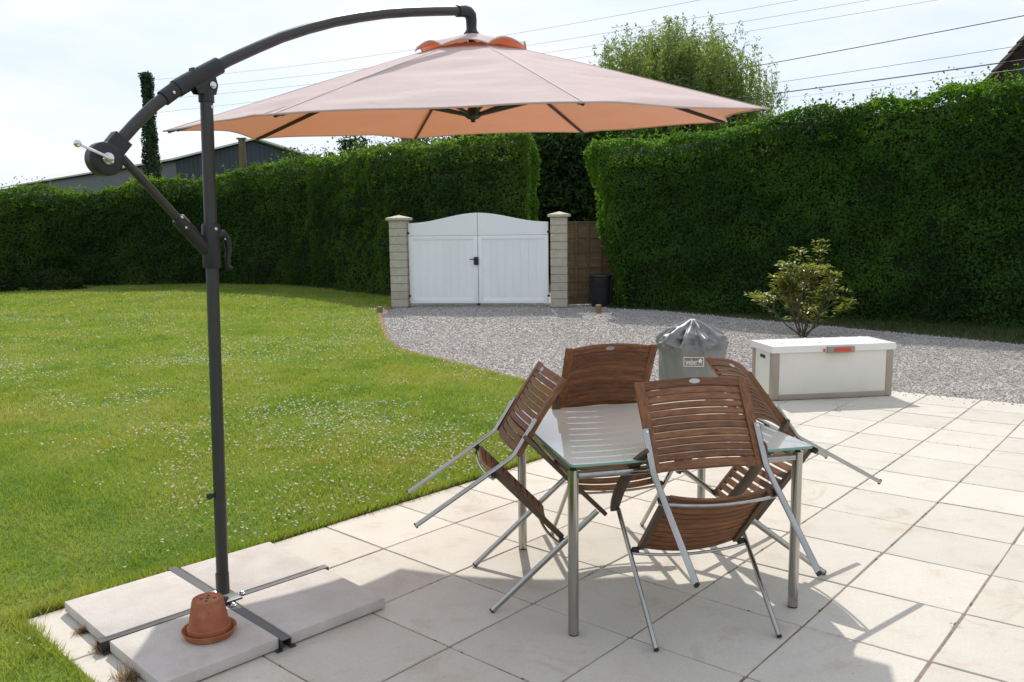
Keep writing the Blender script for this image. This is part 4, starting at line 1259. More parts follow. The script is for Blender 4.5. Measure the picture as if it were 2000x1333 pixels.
# ------------------------------------------------------------------ covered kettle grill
GC = Vector((.335, 3.80, .002))
grill = props(empty('covered_grill', GC, Matrix.Translation(GC) @ Matrix.Diagonal((.92, .92, 1, 1))), 'kettle barbecue under a shiny grey vinyl cover with white logo', 'barbecue')
prof = [(.07, .285), (.16, .287), (.28, .290), (.40, .294), (.48, .296), (.54, .297), (.59, .297), (.635, .293), (.67, .278), (.70, .250), (.73, .212), (.76, .168), (.79, .122), (.81, .090), (.83, .058), (.845, .028), (.85, .004)]
nt_ = 200
_pz = np.array([p[0] for p in prof]); _pr = np.array([p[1] for p in prof])
prof = [(z, float(np.interp(z, _pz, _pr))) for z in np.r_[np.linspace(.07, .6, 22), np.linspace(.615, .8, 26), np.linspace(.806, .85, 9)]]
th = np.linspace(0, 2 * np.pi, nt_, endpoint=False)
ridge = np.zeros(nt_)
rg = random.Random(3)
folds = [(-1.95, .75), (-1.62, -.9), (-1.42, 1.0), (-1.05, -.8), (-.72, 1.0), (-.25, -.7), (.1, .9), (.55, -.7), (.95, .8), (1.4, -.8), (1.8, .9), (2.3, -.8), (2.75, .9), (-2.95, -.8), (-2.5, 1.0), (-2.2, -.7)]
for a, am in folds:
    dlt = np.abs((th - a + np.pi) % (2 * np.pi) - np.pi)
    ridge += am * np.maximum(0, 1 - dlt / .20) ** 1.2
V, F = [], []
for (z, r_) in prof:
    w = math.exp(-((z - .735) / .075) ** 2)
    w2 = .05 + .12 * max(0, 1 - abs(z - .56) / .3)
    rr = r_ * (1 + .20 * ridge * w + .05 * ridge * w2 * np.cos(7 * z)) + .006 * np.sin(th * 9 + z * 14) * (z < .66)
    cr_ = vnoise(np.c_[np.cos(th) * 5, np.sin(th) * 5, np.full(nt_, z * 16)], 31); cr2 = vnoise(np.c_[np.cos(th) * 11, np.sin(th) * 11, np.full(nt_, z * 30)], 32)
    amp = .012 + .030 * math.exp(-((z - .70) / .11) ** 2)
    rr = rr + (amp * (1 - 2 * np.abs(cr_)) + amp * .35 * (1 - 2 * np.abs(cr2))) * min(1, max(0, (z - .56) / .06)) * min(1, r_ / .1)
    zz = z + .018 * ridge * w
    for k in range(nt_): V.append((rr[k] * math.cos(th[k]), rr[k] * math.sin(th[k]), zz[k] if hasattr(zz, '__len__') else zz))
for i in range(len(prof) - 1):
    for k in range(nt_):
        k2 = (k + 1) % nt_; F.append((i * nt_ + k, i * nt_ + k2, (i + 1) * nt_ + k2, (i + 1) * nt_ + k))
F.append(tuple((len(prof) - 1) * nt_ + k for k in range(nt_)))
me = bpy.data.meshes.new('cover'); me.from_pydata(V, [], F); me.update()
for p in me.polygons: p.use_smooth = True
cover = link('cover', me, M['vinyl'], grill)
for k in range(3):
    a = k * 2.094 + .5
    mb_ = MB(); mb_.tube([(math.cos(a) * .2, math.sin(a) * .2, .0), (math.cos(a) * .15, math.sin(a) * .15, .3)], .012, 8); mb_.build('leg', M['steel'], grill, smooth=True)

LOGO_A = -math.pi / 2 - .16       # direction on the cover facing the camera


def on_cover(x, z, off=.0035):
    rr = .302 + off; a = LOGO_A + x / rr
    return (rr * math.cos(a), rr * math.sin(a), z)


def strip(mb_, pts, z_is=True):
    mb_.add([on_cover(x, z) for x, z in pts], [tuple(range(len(pts)))])


lw, lh, lz = .178, .078, .532
mb_ = MB(); b_ = .006
for x0, x1, z0, z1 in ((-lw / 2, lw / 2, lz - lh / 2, lz - lh / 2 + b_), (-lw / 2, lw / 2, lz + lh / 2 - b_, lz + lh / 2)):
    for k in range(10):
        a, c_ = x0 + (x1 - x0) * k / 10, x0 + (x1 - x0) * (k + 1) / 10
        strip(mb_, [(a, z0), (c_, z0), (c_, z1), (a, z1)])
for x0 in (-lw / 2, lw / 2 - b_): strip(mb_, [(x0, lz - lh / 2 + b_), (x0 + b_, lz - lh / 2 + b_), (x0 + b_, lz + lh / 2 - b_), (x0, lz + lh / 2 - b_)])
logo = mb_.build('logo_frame', M['white_print'], cover)
tcu = bpy.data.curves.new('lettering', 'FONT'); tcu.body = 'weber'; tcu.size = 1; tcu.offset = .012
to = bpy.data.objects.new('lettering', tcu); COL.objects.link(to)
bpy.context.view_layer.update()
tm = bpy.data.meshes.new_from_object(to.evaluated_get(bpy.context.evaluated_depsgraph_get()))
bpy.data.objects.remove(to)
xs = [v.co.x for v in tm.vertices]; ys = [v.co.y for v in tm.vertices]
x0, x1, y0, y1 = min(xs), max(xs), min(ys), max(ys)
for v in tm.vertices:
    fx = (v.co.x - x0) / (x1 - x0); fy = (v.co.y - y0) / (y1 - y0)
    v.co = Vector(on_cover(-.072 + fx * .104, lz - .026 + fy * .052))
link('lettering', tm, M['white_print'], cover)
mb_ = MB()
cx_, cz_ = .056, lz + .008
pts = [(cx_ + .017 * math.cos(a), cz_ + .015 * math.sin(a)) for a in np.linspace(0, 2 * math.pi, 17)[:-1]]
strip(mb_, pts)
for x0, x1 in ((-.012, -.017), (.012, .017)):
    strip(mb_, [(cx_ + x0 * .6, cz_ - .012), (cx_ + x0 * .6 + .004, cz_ - .012), (cx_ + x1 + .002, lz - .027), (cx_ + x1 - .002, lz - .027)])
strip(mb_, [(cx_ - .003, cz_ + .014), (cx_ + .003, cz_ + .014), (cx_ + .003, cz_ + .020), (cx_ - .003, cz_ + .020)])
mb_.build('kettle_icon', M['white_print'], cover)


# ------------------------------------------------------------------ table
TL = [Vector((-.938, -.051, 0)), Vector((.024, .183, 0)), Vector((-.168, 1.127, 0)), Vector((-1.13, .893, 0))]
TZ = .716
tc_ = sum(TL, Vector()) / 4
table = props(empty('garden_table', tc_), 'square frosted glass garden table on round steel legs', 'table')
tl = [p - tc_ for p in TL]
ex = (tl[1] - tl[0]).normalized(); ey = Vector((-ex.y, ex.x, 0))
hx, hy = (tl[1] - tl[0]).length / 2 + .035, (tl[3] - tl[0]).length / 2 + .035
gm = MB(); n8 = []
rc = .02
for sx, sy, a0 in ((1, 1, 0), (-1, 1, 90), (-1, -1, 180), (1, -1, 270)):
    for k in range(5):
        a = math.radians(a0 + k * 22.5); n8.append(ex * (sx * (hx - rc) + math.cos(a) * rc) + ey * (sy * (hy - rc) + math.sin(a) * rc))
kk = len(n8)
top_v = [p * .9985 + Vector((0, 0, TZ)) for p in n8]
gm.add(top_v + [p * .9985 + Vector((0, 0, TZ - .0115)) for p in n8], [tuple(range(kk)), tuple(reversed(range(kk, 2 * kk)))] )
glass = gm.build('glass_top', M['glass_top'], table)
gm = MB(); gm.add([p + Vector((0, 0, TZ - .0012)) for p in n8] + [p + Vector((0, 0, TZ - .0105)) for p in n8] + top_v + [p * .9985 + Vector((0, 0, TZ - .0115)) for p in n8],
                  [(i, (i + 1) % kk, kk + (i + 1) % kk, kk + i) for i in range(kk)] + [(2 * kk + i, 2 * kk + (i + 1) % kk, (i + 1) % kk, i) for i in range(kk)] +
                  [(kk + i, kk + (i + 1) % kk, 3 * kk + (i + 1) % kk, 3 * kk + i) for i in range(kk)])
gm.build('glass_edge', M['glass_edge'], glass, smooth=True)
for k in range(4):
    p = tl[k]
    mb_ = MB(); mb_.tube([p + Vector((0, 0, .006)), p + Vector((0, 0, .30)), p + Vector((0, 0, TZ - .028))], .0215, 20); lg_ = mb_.build('leg', M['steel'], table, smooth=True)
    mb_ = MB(); mb_.tube([p, p + Vector((0, 0, .007))], .0205, 16); mb_.build('foot_cap', M['black_rubber'], lg_, smooth=True)
    mb_ = MB(); mb_.tube([p + Vector((0, 0, TZ - .028)), p + Vector((0, 0, TZ - .012))], .012, 12); mb_.build('glass_pad', M['black_rubber'], lg_, smooth=True)
    q = tl[(k + 1) % 4]; dd = (q - p).normalized() * .018
    mb_ = MB(); mb_.tube([p + dd + Vector((0, 0, TZ - .052)), q - dd + Vector((0, 0, TZ - .052))], .0165, 16); mb_.build('rail', M['steel'], table, smooth=True)


# ------------------------------------------------------------------ chairs
def V3(x, fu): return Vector((x, fu[0], fu[1]))


BT, SB, SR, SF = (-.514, .910), (-.410, .542), (-.4255, .417), (.002, .429)
AR, AT, LT, F1, F2 = (-.462, .6185), (.037, .639), (.006, .631), (-.5025, .034), (0.0, 0.0)


def make_chair():
    root = empty('folding_chair')
    up_b = Vector((0, BT[0] - SB[0], BT[1] - SB[1])); LB = up_b.length; up_b.normalize()
    nb = Vector((0, up_b.z, -up_b.y))                       # towards the sitter
    # stiles
    for sx in (-1, 1):
        mb_ = MB(); mb_.bar([V3(sx * .222, SB), V3(sx * .222, SB) + up_b * LB * .5 - nb * .004, V3(sx * .224, BT)], .040, .022, (1, 0, 0))
        mb_.build('backrest_stile', M['wood_up'], root, bevel=.004, seg=2)
    bf = root

    def slat(hh, th_, sag, span, axis_up, axis_n, name, par, base_pt, mat):
        pts = [Vector((span * (-1 + 2 * k / 12), 0, 0)) - axis_n * sag * (1 - (-1 + 2 * k / 12) ** 2) for k in range(13)]
        m_ = MB(); m_.bar(pts, hh, th_, axis_up)
        return m_.build(name, mat, par, base_pt, bevel=.0022, seg=1)

    nb_s = 10; rail = .035; gap = .0056
    sh = (LB - .004 - 2 * rail - (nb_s + 1) * gap) / nb_s
    c0 = Vector((0, SB[0], SB[1]))
    z = .002 + rail / 2
    slat(rail, .016, .032, .2045, up_b, nb, 'bottom_rail', bf, c0 + up_b * z, M['wood'])
    z += rail / 2 + gap; first = None
    for k in range(nb_s):
        p = c0 + up_b * (z + sh / 2)
        if first is None: first = slat(sh, .013, .032, .2045, up_b, nb, 'back_slat', bf, p, M['wood'])
        else: copy_part(first, bf, p)
        z += sh + gap
    top = slat(rail, .018, .032, .2045, up_b, nb, 'top_rail', bf, c0 + up_b * (z + rail / 2), M['wood'])
    # oval badge, both faces
    for sg in (-1, 1):
        cpt = c0 + up_b * (z + rail / 2) - nb * .032 + nb * sg * .0105
        m_ = MB(); ov_ = [cpt + Vector((math.cos(a) * .024, 0, 0)) + up_b * math.sin(a) * .011 for a in np.linspace(0, 2 * math.pi, 19)[:-1]]
        m_.add(ov_ + [p - nb * sg * .004 for p in ov_], [tuple(range(18)), tuple(reversed(range(18, 36)))] + [(i, (i + 1) % 18, 18 + (i + 1) % 18, 18 + i) for i in range(18)])
        m_.v = [tuple(Vector(q) - top.location) for q in m_.v]; m_.build('badge', M['badge'], top)
    # seat
    sd = Vector((0, SF[0] - SR[0], SF[1] - SR[1])); LS = sd.length; sd.normalize(); ns_ = Vector((0, -sd.z, sd.y))
    for sx in (-1, 1):
        mb_ = MB(); mb_.bar([V3(sx * .212, SR) + ns_ * .004, V3(sx * .212, SF) + ns_ * .004], .026, .024, (1, 0, 0))
        mb_.build('seat_rail', M['wood_dark'], root, bevel=.004, seg=2)
    sf = root
    n_s = 11; gap = .0105; sw = (LS + .01 - (n_s - 1) * gap) / n_s
    first = None
    for k in range(n_s):
        p = V3(0, SR) + sd * (-.005 + sw / 2 + k * (sw + gap)) + ns_ * .009
        if first is None: first = slat(sw, .013, .028, .2, sd, ns_, 'seat_slat', sf, p, M['wood'])
        else: copy_part(first, sf, p)
    for e, nm in ((SR, 'rear_rod'), (SF, 'front_rod')):
        pts = [V3(x, e) - ns_ * (.014 + .026 * (1 - (x / .262) ** 2)) + (sd * .004) for x in np.linspace(-.25, .25, 13)]
        mb_ = MB(); mb_.tube(pts, .0065, 8); mb_.build(nm, M['steel'], root, smooth=True)
    # arms, rear and front legs
    for sx in (-1, 1):
        du = AT[1] - AR[1]
        pth = [(.236, AR[0] + .006), (.250, AR[0] + .03), (.268, AR[0] + .075), (.282, AR[0] + .15), (.289, AR[0] + .25), (.288, AR[0] + .34), (.281, AR[0] + .43), (.272, AT[0])]
        pts = [Vector((sx * x, f_, AR[1] + du * (f_ - AR[0]) / (AT[0] - AR[0]))) for x, f_ in pth]
        mb_ = MB(); mb_.bar(pts, [.030, .036, .042, .046, .047, .046, .043, .036], .019, (1, 0, 0)); arm_ = mb_.build('armrest', M['wood_dark'], root, bevel=.005, seg=2)
        # rear leg: runs up behind the stile and bends below the backrest
        s1 = V3(sx * .2365, SB) - nb * .019; s0 = s1 + up_b * LB * .46
        f1 = V3(sx * .232, F1)
        kn = s1 - up_b * .01
        mid1 = kn.lerp(s0, .06); mid2 = kn.lerp(f1, .05)
        mb_ = MB(); mb_.tube([s0, s1.lerp(s0, .5), mid1, kn.lerp((mid1 + mid2) / 2, .5), mid2, kn.lerp(f1, .5), f1], 1.0, 12, flat=(.0135, .0095)); lg_ = mb_.build('leg', M['steel'], root, smooth=True)
        dv = (f1 - kn).normalized()
        mb_ = MB(); mb_.tube([f1 - dv * .002, f1 + dv * .0035], 1.0, 12, flat=(.0137, .0097)); mb_.build('foot_cap', M['black_rubber'], lg_, smooth=True)
        mb_ = MB(); mb_.tube([s0 - up_b * .014 - nb * .008, s0 - up_b * .014 - nb * .012], .006, 10); mb_.build('bolt', M['chrome'], lg_, smooth=True)
        # front leg from under the arm
        a0, a1 = V3(sx * .264, LT) - Vector((0, 0, .008)), V3(sx * .258, F2)
        mb_ = MB(); mb_.tube([a0, a0.lerp(a1, .5), a1 + Vector((0, 0, .002))], 1.0, 12, flat=(.0135, .0095)); lg_ = mb_.build('leg', M['steel'], root, smooth=True)
        mb_ = MB(); mb_.tube([a1 + Vector((0, 0, .005)), a1 - Vector((0, 0, .002))], 1.0, 12, flat=(.0139, .0099)); mb_.build('foot_cap', M['black_rubber'], lg_, smooth=True)
        # black pivots at the seat corners
        for e in (SR, SF):
            mb_ = MB(); mb_.tube([V3(sx * .224, e) - ns_ * .004, V3(sx * .249, e) - ns_ * .004], .013, 10); mb_.build('pivot', M['black_rubber'], root, smooth=True)
    return root


def copy_tree(o, parent=None):
    c = o.copy(); COL.objects.link(c); c.parent = parent
    for ch in list(o.children): copy_tree(ch, c)
    return c


chair0 = make_chair()
POSES = (((-1.3212, .4109), 1.3848, .8374, 'wooden slatted chair tipped against the left edge of the glass table, side on'),
         ((-.3742, -.1535), -.1904, .8338, 'wooden slatted chair tipped against the near edge of the table, back to the viewer'),
         ((.2343, .7749), -1.7595, .9022, 'wooden slatted chair tipped against the right edge of the table, nearest the storage box'),
         ((-.7208, 1.1522), 2.8975, .7203, 'wooden slatted chair tipped against the far edge of the table, mirrored in the glass'))
for i, ((x, y), psi, phi, lb) in enumerate(POSES):
    o = chair0 if i == 0 else copy_tree(chair0)
    fw = Vector((math.sin(psi), math.cos(psi), 0)); rt = Vector((math.cos(psi), -math.sin(psi), 0)); zz = Vector((0, 0, 1))
    ay = fw * math.cos(phi) - zz * math.sin(phi); az = fw * math.sin(phi) + zz * math.cos(phi)
    o.matrix_world = Matrix(((rt.x, ay.x, az.x, x), (rt.y, ay.y, az.y, y), (rt.z, ay.z, az.z, .007), (0, 0, 0, 1)))
    props(o, lb, 'chair', 'tipped wooden chairs around the table')


# ------------------------------------------------------------------ umbrella
CB = Vector((-2.44, .215, 0)); DV = Vector((.676, .737, 0)).normalized(); LAT = Vector((DV.y, -DV.x, 0))   # LAT towards the camera


def US(s, z, lat=0): return DV * s + LAT * lat + Vector((0, 0, z))


umb = props(empty('cantilever_umbrella', CB), 'salmon pink cantilever parasol with dark grey curved arm and post', 'umbrella')
pd, qd = Vector((.7071, -.7071, 0)), Vector((.7071, .7071, 0))
# cross base: four hat-section arms
for dv, sd_ in ((pd, qd), (qd, -pd), (-pd, -qd), (-qd, pd)):
    mb_ = MB()
    sec = [(-.042, .0035), (-.0175, .0035), (-.0175, .0445), (.0175, .0445), (.0175, .0035), (.042, .0035), (.042, .0068), (.0205, .0068), (.0205, .0475), (-.0205, .0475), (-.0205, .0068), (-.042, .0068)]
    a_, b2 = dv * .03, dv * .522
    vs_ = [a_ + sd_ * x + Vector((0, 0, z)) for x, z in sec] + [b2 + sd_ * x + Vector((0, 0, z)) for x, z in sec]
    k = len(sec)
    mb_.add(vs_, [(i, (i + 1) % k, k + (i + 1) % k, k + i) for i in range(k)] + [tuple(reversed(range(k))), tuple(range(k, 2 * k))])
    ba_ = mb_.build('base_arm', M['grey_metal'], umb)
    mb_ = MB(); p = dv * .085 + Vector((0, 0, .048)); mb_.lathe([(.016, 0), (.016, .004), (.010, .005), (.010, .012), (.004, .014)], 12, p); mb_.build('bolt', M['chrome'], ba_, smooth=True)
mb_ = MB(); mb_.box((0, 0, .0545), (.12, .12, .012), Matrix.Rotation(math.pi / 4, 3, 'Z')); mb_.build('base_plate', M['grey_metal'], umb, bevel=.003)
pole_top = US(.055, 2.19); pole_bot = US(0, .08)
mb_ = MB(); mb_.tube([pole_bot, pole_bot.lerp(pole_top, .5), pole_top], .0255, 24); pole = mb_.build('pole', M['grey_metal'], umb, smooth=True)
mb_ = MB(); mb_.tube([pole_bot, US(.001, .17)], .0285, 24); mb_.build('base_socket', M['grey_metal'], umb, smooth=True)
kp = pole_bot.lerp(pole_top, (.52 - .08) / 2.11)
mb_ = MB(); mb_.tube([kp - DV * .026, kp - DV * .05 + LAT * .0, kp - DV * .056], [.008, .014, .012], 12); mb_.build('clamp_knob', M['dark_plastic'], pole, smooth=True)
# sliding collar with lever
c0, c1 = pole_bot.lerp(pole_top, (1.485 - .08) / 2.11), pole_bot.lerp(pole_top, (1.665 - .08) / 2.11)
mb_ = MB(); mb_.tube([c0, c0.lerp(c1, .04), c0.lerp(c1, .96), c1], [.034, .037, .037, .034], 24); collar = mb_.build('collar', M['dark_plastic'], umb, smooth=True)
mb_ = MB(); mb_.tube([US(.06, 1.615, .012), US(.086, 1.625, .014), US(.102, 1.60, .016), US(.106, 1.56, .017), US(.10, 1.52, .017), US(.098, 1.492, .018), US(.108, 1.478, .018)], [.022, .024, .019, .016, .0135, .013, .015], 10, flat=(1.0, .8)); mb_.build('lever', M['dark_plastic'], collar, smooth=True)
for s_, z_ in ((.045, 1.645), (.09, 1.605)):
    mb_ = MB(); mb_.lathe([(.007, 0), (.007, .003), (.003, .005)], 10, US(s_, z_, .034 if s_ < .06 else .026), m=LAT.to_track_quat('Z', 'Y').to_matrix()); mb_.build('bolt', M['chrome'], collar, smooth=True)
# strut between collar and winch
sA, sB = US(.02, 1.555), US(-.305, 1.918)
mb_ = MB(); mb_.tube([sA.lerp(sB, .22), sA.lerp(sB, .6), sB], .0165, 16); strut = mb_.build('strut', M['grey_metal'], umb, smooth=True)
mb_ = MB(); mb_.tube([sA, sA.lerp(sB, .02), sA.lerp(sB, .36), sA.lerp(sB, .37)], [.024, .028, .028, .025], 16); mb_.build('strut_socket', M['dark_plastic'], strut, smooth=True)
for t in (.30, .345):
    mb_ = MB(); mb_.lathe([(.006, 0), (.006, .004), (.002, .006)], 10, sA.lerp(sB, t) + LAT * .022 + Vector((0, 0, .012 if t > .31 else -.012)), m=LAT.to_track_quat('Z', 'Y').to_matrix()); mb_.build('bolt', M['chrome'], strut, smooth=True)
# curved arm
arm_pts = [(-.325, 1.962), (-.25, 2.042), (-.168, 2.122), (-.06, 2.203), (.045, 2.265), (.165, 2.335), (.294, 2.401), (.42, 2.463), (.556, 2.519), (.70, 2.571), (.843, 2.614), (1.0, 2.656), (1.159, 2.690), (1.32, 2.720), (1.474, 2.747), (1.53, 2.755)]
mb_ = MB(); mb_.tube([US(s_, z_) for s_, z_ in arm_pts], [.0235] * 16, 20, up=tuple(LAT)); arm = mb_.build('arm', M['grey_metal'], umb, smooth=True)
mb_ = MB(); mb_.tube([US(-.072, 2.195), US(-.03, 2.222), US(.06, 2.274), US(.118, 2.308)], .0345, 20, up=tuple(LAT)); slv = mb_.build('arm_sleeve', M['dark_plastic'], arm, smooth=True)
mb_ = MB(); mb_.tube([US(-.128, 2.153), US(-.07, 2.197)], .0305, 20, up=tuple(LAT)); mb_.build('inner_sleeve', M['dark_plastic'], arm, smooth=True)
mb_ = MB(); mb_.lathe([(.006, 0), (.006, .004), (.002, .006)], 10, US(-.098, 2.176, .030), m=LAT.to_track_quat('Z', 'Y').to_matrix()); mb_.build('bolt', M['chrome'], arm, smooth=True)
# bracket at the post head
mb_ = MB()
for lt_ in (-.022, .022):
    ou = [(.012, 2.185), (.055 + .030, 2.185), (.096, 2.222), (.085, 2.268), (.03, 2.262), (-.02, 2.235)]
    vs_ = [US(s_, z_, lt_ - .004) for s_, z_ in ou] + [US(s_, z_, lt_ + .004) for s_, z_ in ou]
    k = len(ou); mb_.add(vs_, [tuple(range(k)), tuple(reversed(range(k, 2 * k)))] + [(i, (i + 1) % k, k + (i + 1) % k, k + i) for i in range(k)])
for q in range(5):
    s_ = -.012 + q * .018
    mb_.add([US(s_, 2.242 + q * .004, -.018), US(s_ + .006, 2.242 + q * .004, -.018), US(s_ + .014, 2.285, -.018), US(s_ + .008, 2.285, -.018),
             US(s_, 2.242 + q * .004, .018), US(s_ + .006, 2.242 + q * .004, .018), US(s_ + .014, 2.285, .018), US(s_ + .008, 2.285, .018)],
            [(0, 1, 2, 3), (7, 6, 5, 4), (0, 4, 5, 1), (1, 5, 6, 2), (2, 6, 7, 3), (3, 7, 4, 0)])
brk = mb_.build('head_bracket', M['dark_plastic'], umb)
mb_ = MB(); mb_.lathe([(.014, 0), (.014, .004), (.009, .005), (.009, .009), (.003, .010)], 14, US(.072, 2.222, .0262), m=LAT.to_track_quat('Z', 'Y').to_matrix()); mb_.build('bolt', M['chrome'], brk, smooth=True)
mb_ = MB(); mb_.tube([US(.054, 2.155), US(.0555, 2.205)], .031, 20); mb_.build('pole_cap', M['dark_plastic'], pole, smooth=True)
mb_ = MB(); mb_.lathe([(.006, 0), (.006, .004), (.002, .006)], 10, US(.06, 2.135, .029), m=LAT.to_track_quat('Z', 'Y').to_matrix()); mb_.build('bolt', M['chrome'], pole, smooth=True)
# winch drum with crank
wq = LAT.to_track_quat('Z', 'Y').to_matrix()
wc = US(-.372, 1.909)
mb_ = MB(); mb_.lathe([(.0, -.03), (.058, -.03), (.063, -.024), (.063, .024), (.058, .03), (.045, .034), (.0, .034)], 32, wc, m=wq)
mb_.bar([wc + US(.02, .02), US(-.30, 1.99)], .05, .075, tuple(LAT)); mb_.bar([wc + US(.03, .0), sB], .042, .05, tuple(LAT))
win = mb_.build('winch', M['dark_plastic'], umb, bevel=.003, seg=2)
mb_ = MB(); mb_.lathe([(.022, .034), (.022, .040), (.014, .044), (.013, .056), (.0, .058)], 18, wc, m=wq); mb_.build('crank_hub', M['chrome'], win, smooth=True)
kb = wc + DV * -.118 + Vector((0, 0, .046)) + LAT * .065
mb_ = MB(); mb_.tube([wc + LAT * .052, (wc + LAT * .056).lerp(kb, .3), kb], [.0075, .006, .0055], 10); ck = mb_.build('crank', M['chrome'], win, smooth=True)
mb_ = MB(); mb_.lathe([(.0, -.012), (.011, -.009), (.014, 0), (.011, .010), (0, .013)], 14, kb, m=wq); mb_.build('crank_knob', M['chrome'], ck, smooth=True)
# elbow and hanging tube
EL = 1.5875
mb_ = MB(); mb_.tube([US(1.485, 2.748), US(1.535, 2.757), US(1.566, 2.755), US(1.583, 2.742), US(EL, 2.718), US(EL, 2.66)], [.030, .031, .031, .031, .029, .026], 18, up=tuple(LAT)); elb = mb_.build('elbow', M['dark_plastic'], umb, smooth=True)
CZ = 2.174; R_ = 1.55
TXY = (.02, .063)
C0 = DV * EL
mb_ = MB(); mb_.tube([US(EL, 2.70), US(EL, 2.23)], .017, 14); mast = mb_.build('hub_mast', M['grey_metal'], umb, smooth=True)
mb_ = MB(); mb_.lathe([(.0, 2.192), (.012, 2.194), (.012, 2.206), (.03, 2.212), (.045, 2.225), (.045, 2.245), (.028, 2.26), (.02, 2.29)], 16, C0); mb_.build('runner_hub', M['dark_plastic'], mast, smooth=True)

ANG = [-2.046 + k * math.pi / 4 for k in range(8)]
HZ = .455


def rimz(x, y): return CZ + TXY[0] * x + TXY[1] * y


def ribp(a, rho):
    """point on rib at fraction rho (0 centre .. 1 rim), relative to the umbrella base"""
    x, y = math.cos(a) * R_ * rho, math.sin(a) * R_ * rho
    return C0 + Vector((x, y, rimz(x, y) + HZ * (1 - rho) ** 1.04 * (1 + .10 * rho)))


for a in ANG:
    mb_ = MB(); pts = [ribp(a, t) - Vector((0, 0, .020 - .010 * t)) for t in np.linspace(.035, .962, 12)]
    mb_.tube(pts, 1.0, 8, flat=(.0075, .011)); rb = mb_.build('rib', M['grey_metal'], umb, smooth=True)
    mb_ = MB(); tip = ribp(a, .985) - Vector((0, 0, .009)); din = (ribp(a, .96) - ribp(a, 1.0)).normalized(); mb_.tube([tip + din * .03, tip - din * .004], 1.0, 10, flat=(.008, .008)); mb_.build('rib_end', M['dark_plastic'], rb, smooth=True)
    mb_ = MB(); s0 = C0 + Vector((math.cos(a) * .035, math.sin(a) * .035, 2.234)); mb_.tube([s0, ribp(a, .47) - Vector((0, 0, .034))], 1.0, 8, flat=(.007, .010)); mb_.build('rib_strut', M['grey_metal'], rb, smooth=True)

# canopy: eight cloth panels with scalloped rim, each with its hem and seam tape
def panel_mesh(k):
    a, b2 = ANG[k], ANG[(k + 1) % 8] if k < 7 else ANG[0] + 2 * math.pi
    NR, NT = 30, 26
    V_ = []
    for i in range(NR + 1):
        rho = .10 + .90 * i / NR
        for j in range(NT + 1):
            t = j / NT
            sc = 4 * t * (1 - t)
            rr = rho * (1 - .055 * sc * rho ** 4)
            p = ribp(a, rr).lerp(ribp(b2, rr), t)
            w = (1 - 2 * abs(vnoise(np.array([[rho * 13 + k * 9, t * 1.7 + k, 0]]), 3)[0])) * .013 * sc + vnoise(np.array([[rho * 34 + k * 5, t * 2.4, 2]]), 4)[0] * .0045 * sc * (1.6 - rho)
            p.z += -.020 * sc * rho * (1 - .3 * rho) + w * (rho ** .5)
            V_.append(p)
    F_ = [(i * (NT + 1) + j, (i + 1) * (NT + 1) + j, (i + 1) * (NT + 1) + j + 1, i * (NT + 1) + j + 1) for i in range(NR) for j in range(NT)]
    m_ = MB(); m_.add(V_, F_)
    # turned hem
    return m_


for k in range(8):
    pm = panel_mesh(k); pn_ = pm.build('canopy_panel', M['canvas'], umb, smooth=True, angle=80)
    sm_ = MB(); sm_.tube([ribp(ANG[k], t) + Vector((0, 0, .0015)) for t in np.linspace(.10, .995, 14)], 1.0, 6, flat=(.0036, .0009)); sm_.build('seam_tape', M['seam'], pn_, smooth=True)
    rim = pm.v[30 * 27:31 * 27]
    hm = MB(); hm.tube([Vector(p) for p in rim], .0042, 6); hm.build('hem', M['canvas'], pn_, smooth=True)
# top vent cap with arched edges
vm = MB(); V_ = []
NTV = 64
VA = (.35, .70, .75, .7, .5, .5, .7, .62)
for i in range(9):
    rho = .018 + .178 * i / 8
    for j in range(NTV):
        a = ANG[0] + 2 * math.pi * j / NTV
        ph = (j % 8) / 8; arch = math.sin(math.pi * ph)
        q = (i / 8) ** 2.2
        a_k = ANG[0] + (j // 8) * math.pi / 4
        p = ribp(a_k, rho).lerp(ribp(a_k + math.pi / 4, rho), ph)
        V_.append(p + Vector((0, 0, .030 + .034 * arch ** .8 * q * VA[j // 8] - .014 * q * (1 - arch))))
vm.add(V_, [(i * NTV + j, (i + 1) * NTV + j, (i + 1) * NTV + (j + 1) % NTV, i * NTV + (j + 1) % NTV) for i in range(8) for j in range(NTV)])
vent = vm.build('vent_cap', M['canvas'], umb, smooth=True, angle=80)
hm = MB(); hm.tube([Vector(p) for p in V_[8 * NTV:9 * NTV]] + [Vector(V_[8 * NTV])], .004, 6); hm.build('hem', M['canvas'], vent, smooth=True)
mb_ = MB(); mb_.lathe([(.04, 0), (.042, .01), (.03, .025), (.026, .04)], 16, C0 + Vector((0, 0, CZ + HZ + .012))); mb_.build('top_cap', M['dark_plastic'], vent, smooth=True)

# ballast slabs
SC = Vector((-2.432, .205, 0))
for (a, b2), lb in (((1, 1), 'thick concrete ballast slab right of the umbrella post, half in shade'), ((1, -1), 'thick concrete ballast slab in front, carrying the upturned terracotta pot'),
                   ((-1, -1), 'thick concrete ballast slab left of the umbrella post, at the lawn corner'), ((-1, 1), 'thick concrete ballast slab behind the umbrella post, touching the grass')):
    c = SC + (pd * a + qd * b2) * .2575
    mb_ = MB(); mb_.box((0, 0, 0), (.468, .468, .046), Matrix.Rotation(math.pi / 4 + random.uniform(-.012, .012), 3, 'Z'))
    o = mb_.build('ballast_slab', M['slab'], loc=c + Vector((0, 0, .0300)), bevel=.006, seg=2)
    props(o, lb, 'slab', 'ballast slabs on the umbrella base')

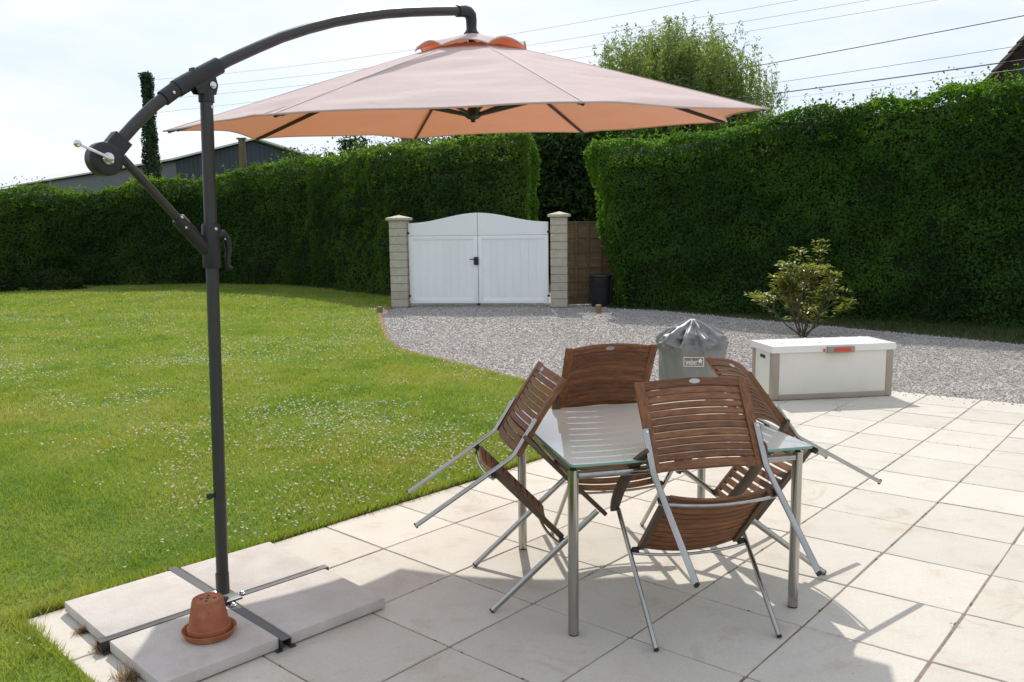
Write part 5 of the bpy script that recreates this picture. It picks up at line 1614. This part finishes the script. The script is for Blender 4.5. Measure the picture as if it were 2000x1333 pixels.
# pot and saucer
PO = Vector((-2.385, -.118, .0525))
mb_ = MB(); mb_.lathe([(.0, .0), (.082, .0), (.092, .004), (.103, .026), (.105, .030), (.101, .031), (.097, .028), (.085, .011), (.0, .010)], 40, (0, 0, 0))
o = mb_.build('plant_saucer', M['terracotta'], loc=PO, smooth=True); props(o, 'round terracotta saucer under the upturned pot', 'saucer')
pot = props(empty('flower_pot', PO + Vector((0, 0, .011))), 'terracotta flower pot standing upside down with drainage holes', 'flower pot')
mb_ = MB(); mb_.lathe([(.070, .0), (.084, .0), (.085, .004), (.083, .030), (.078, .033), (.060, .132), (.0575, .140), (.053, .1425), (.050, .140), (.0, .1385)], 40); mb_.build('body', M['terracotta'], pot, smooth=True)
for x, y in ((0, 0), (.026, .004), (-.024, -.004), (-.004, .026), (.004, -.026)):
    mb_ = MB(); mb_.lathe([(.0, .1395), (.0065, .1395), (.0062, .1402), (.0, .1402)], 10, (x, y, 0)); mb_.build('drain_hole', M['black_rubber'], pot)

# dry weeds at the paving edge, leaf litter
def tuft(name, c, n_, L_, mat, label, flat=.6):
    p = np.tile(np.array(c), (n_, 1)) + RNG.normal(0, L_ * .3, (n_, 3)) * np.array([1, 1, .05]); p[:, 2] = c[2]
    d = unit(np.c_[RNG.normal(0, 1, (n_, 2)), np.abs(RNG.normal(flat, .4, n_))])
    s = unit(np.cross(d, np.array([0, 0, 1.0]))); ln = RNG.uniform(.4, 1, (n_, 1)) * L_; w = .0018
    v = np.empty((n_, 3, 3)); v[:, 0] = p - s * w; v[:, 1] = p + s * w; v[:, 2] = p + d * ln
    v = v.reshape(-1, 3) - np.array(c)
    o = link(name, np_mesh(name, v, np.arange(n_ * 3).reshape(-1, 3)), mat, loc=c)
    props(o, label, 'weed')


tuft('dry_weed', (-2.80, -.13, .002), 160, .07, M['dry_grass'], 'dry brown weed tuft beside the left end of the umbrella base')
tuft('dry_weed', (-2.60, -.36, .002), 170, .085, M['dry_grass'], 'larger dry straw tuft at the paving edge near the bottom left corner')
tuft('dry_weed', (-2.96, .02, .002), 120, .05, M['dry_grass'], 'small withered tuft at the patio corner by the lawn')
for (x, y, s_), lb in (((1.66, 4.02, .03), 'dead leaf scrap on the paving in front of the storage box'), ((.62, -.02, .02), 'tiny dark twig on the sunny paving right of the table'), ((3.02, 4.62, .05), 'brown leaf litter where the paving meets the gravel at right')):
    v, f = leaf_arrays(np.array([[0, 0, .006], [s_ * .7, s_ * .2, .008], [-s_ * .6, .3 * s_, .006]]), np.array([[0, 0, 1.0]] * 3), s_ * 1.2, s_ * .5, spread=.35)
    o = link('fallen_leaf', np_mesh('fallen_leaf', v, f), M['soil'], loc=(x, y, .004)); props(o, lb, 'leaf litter')
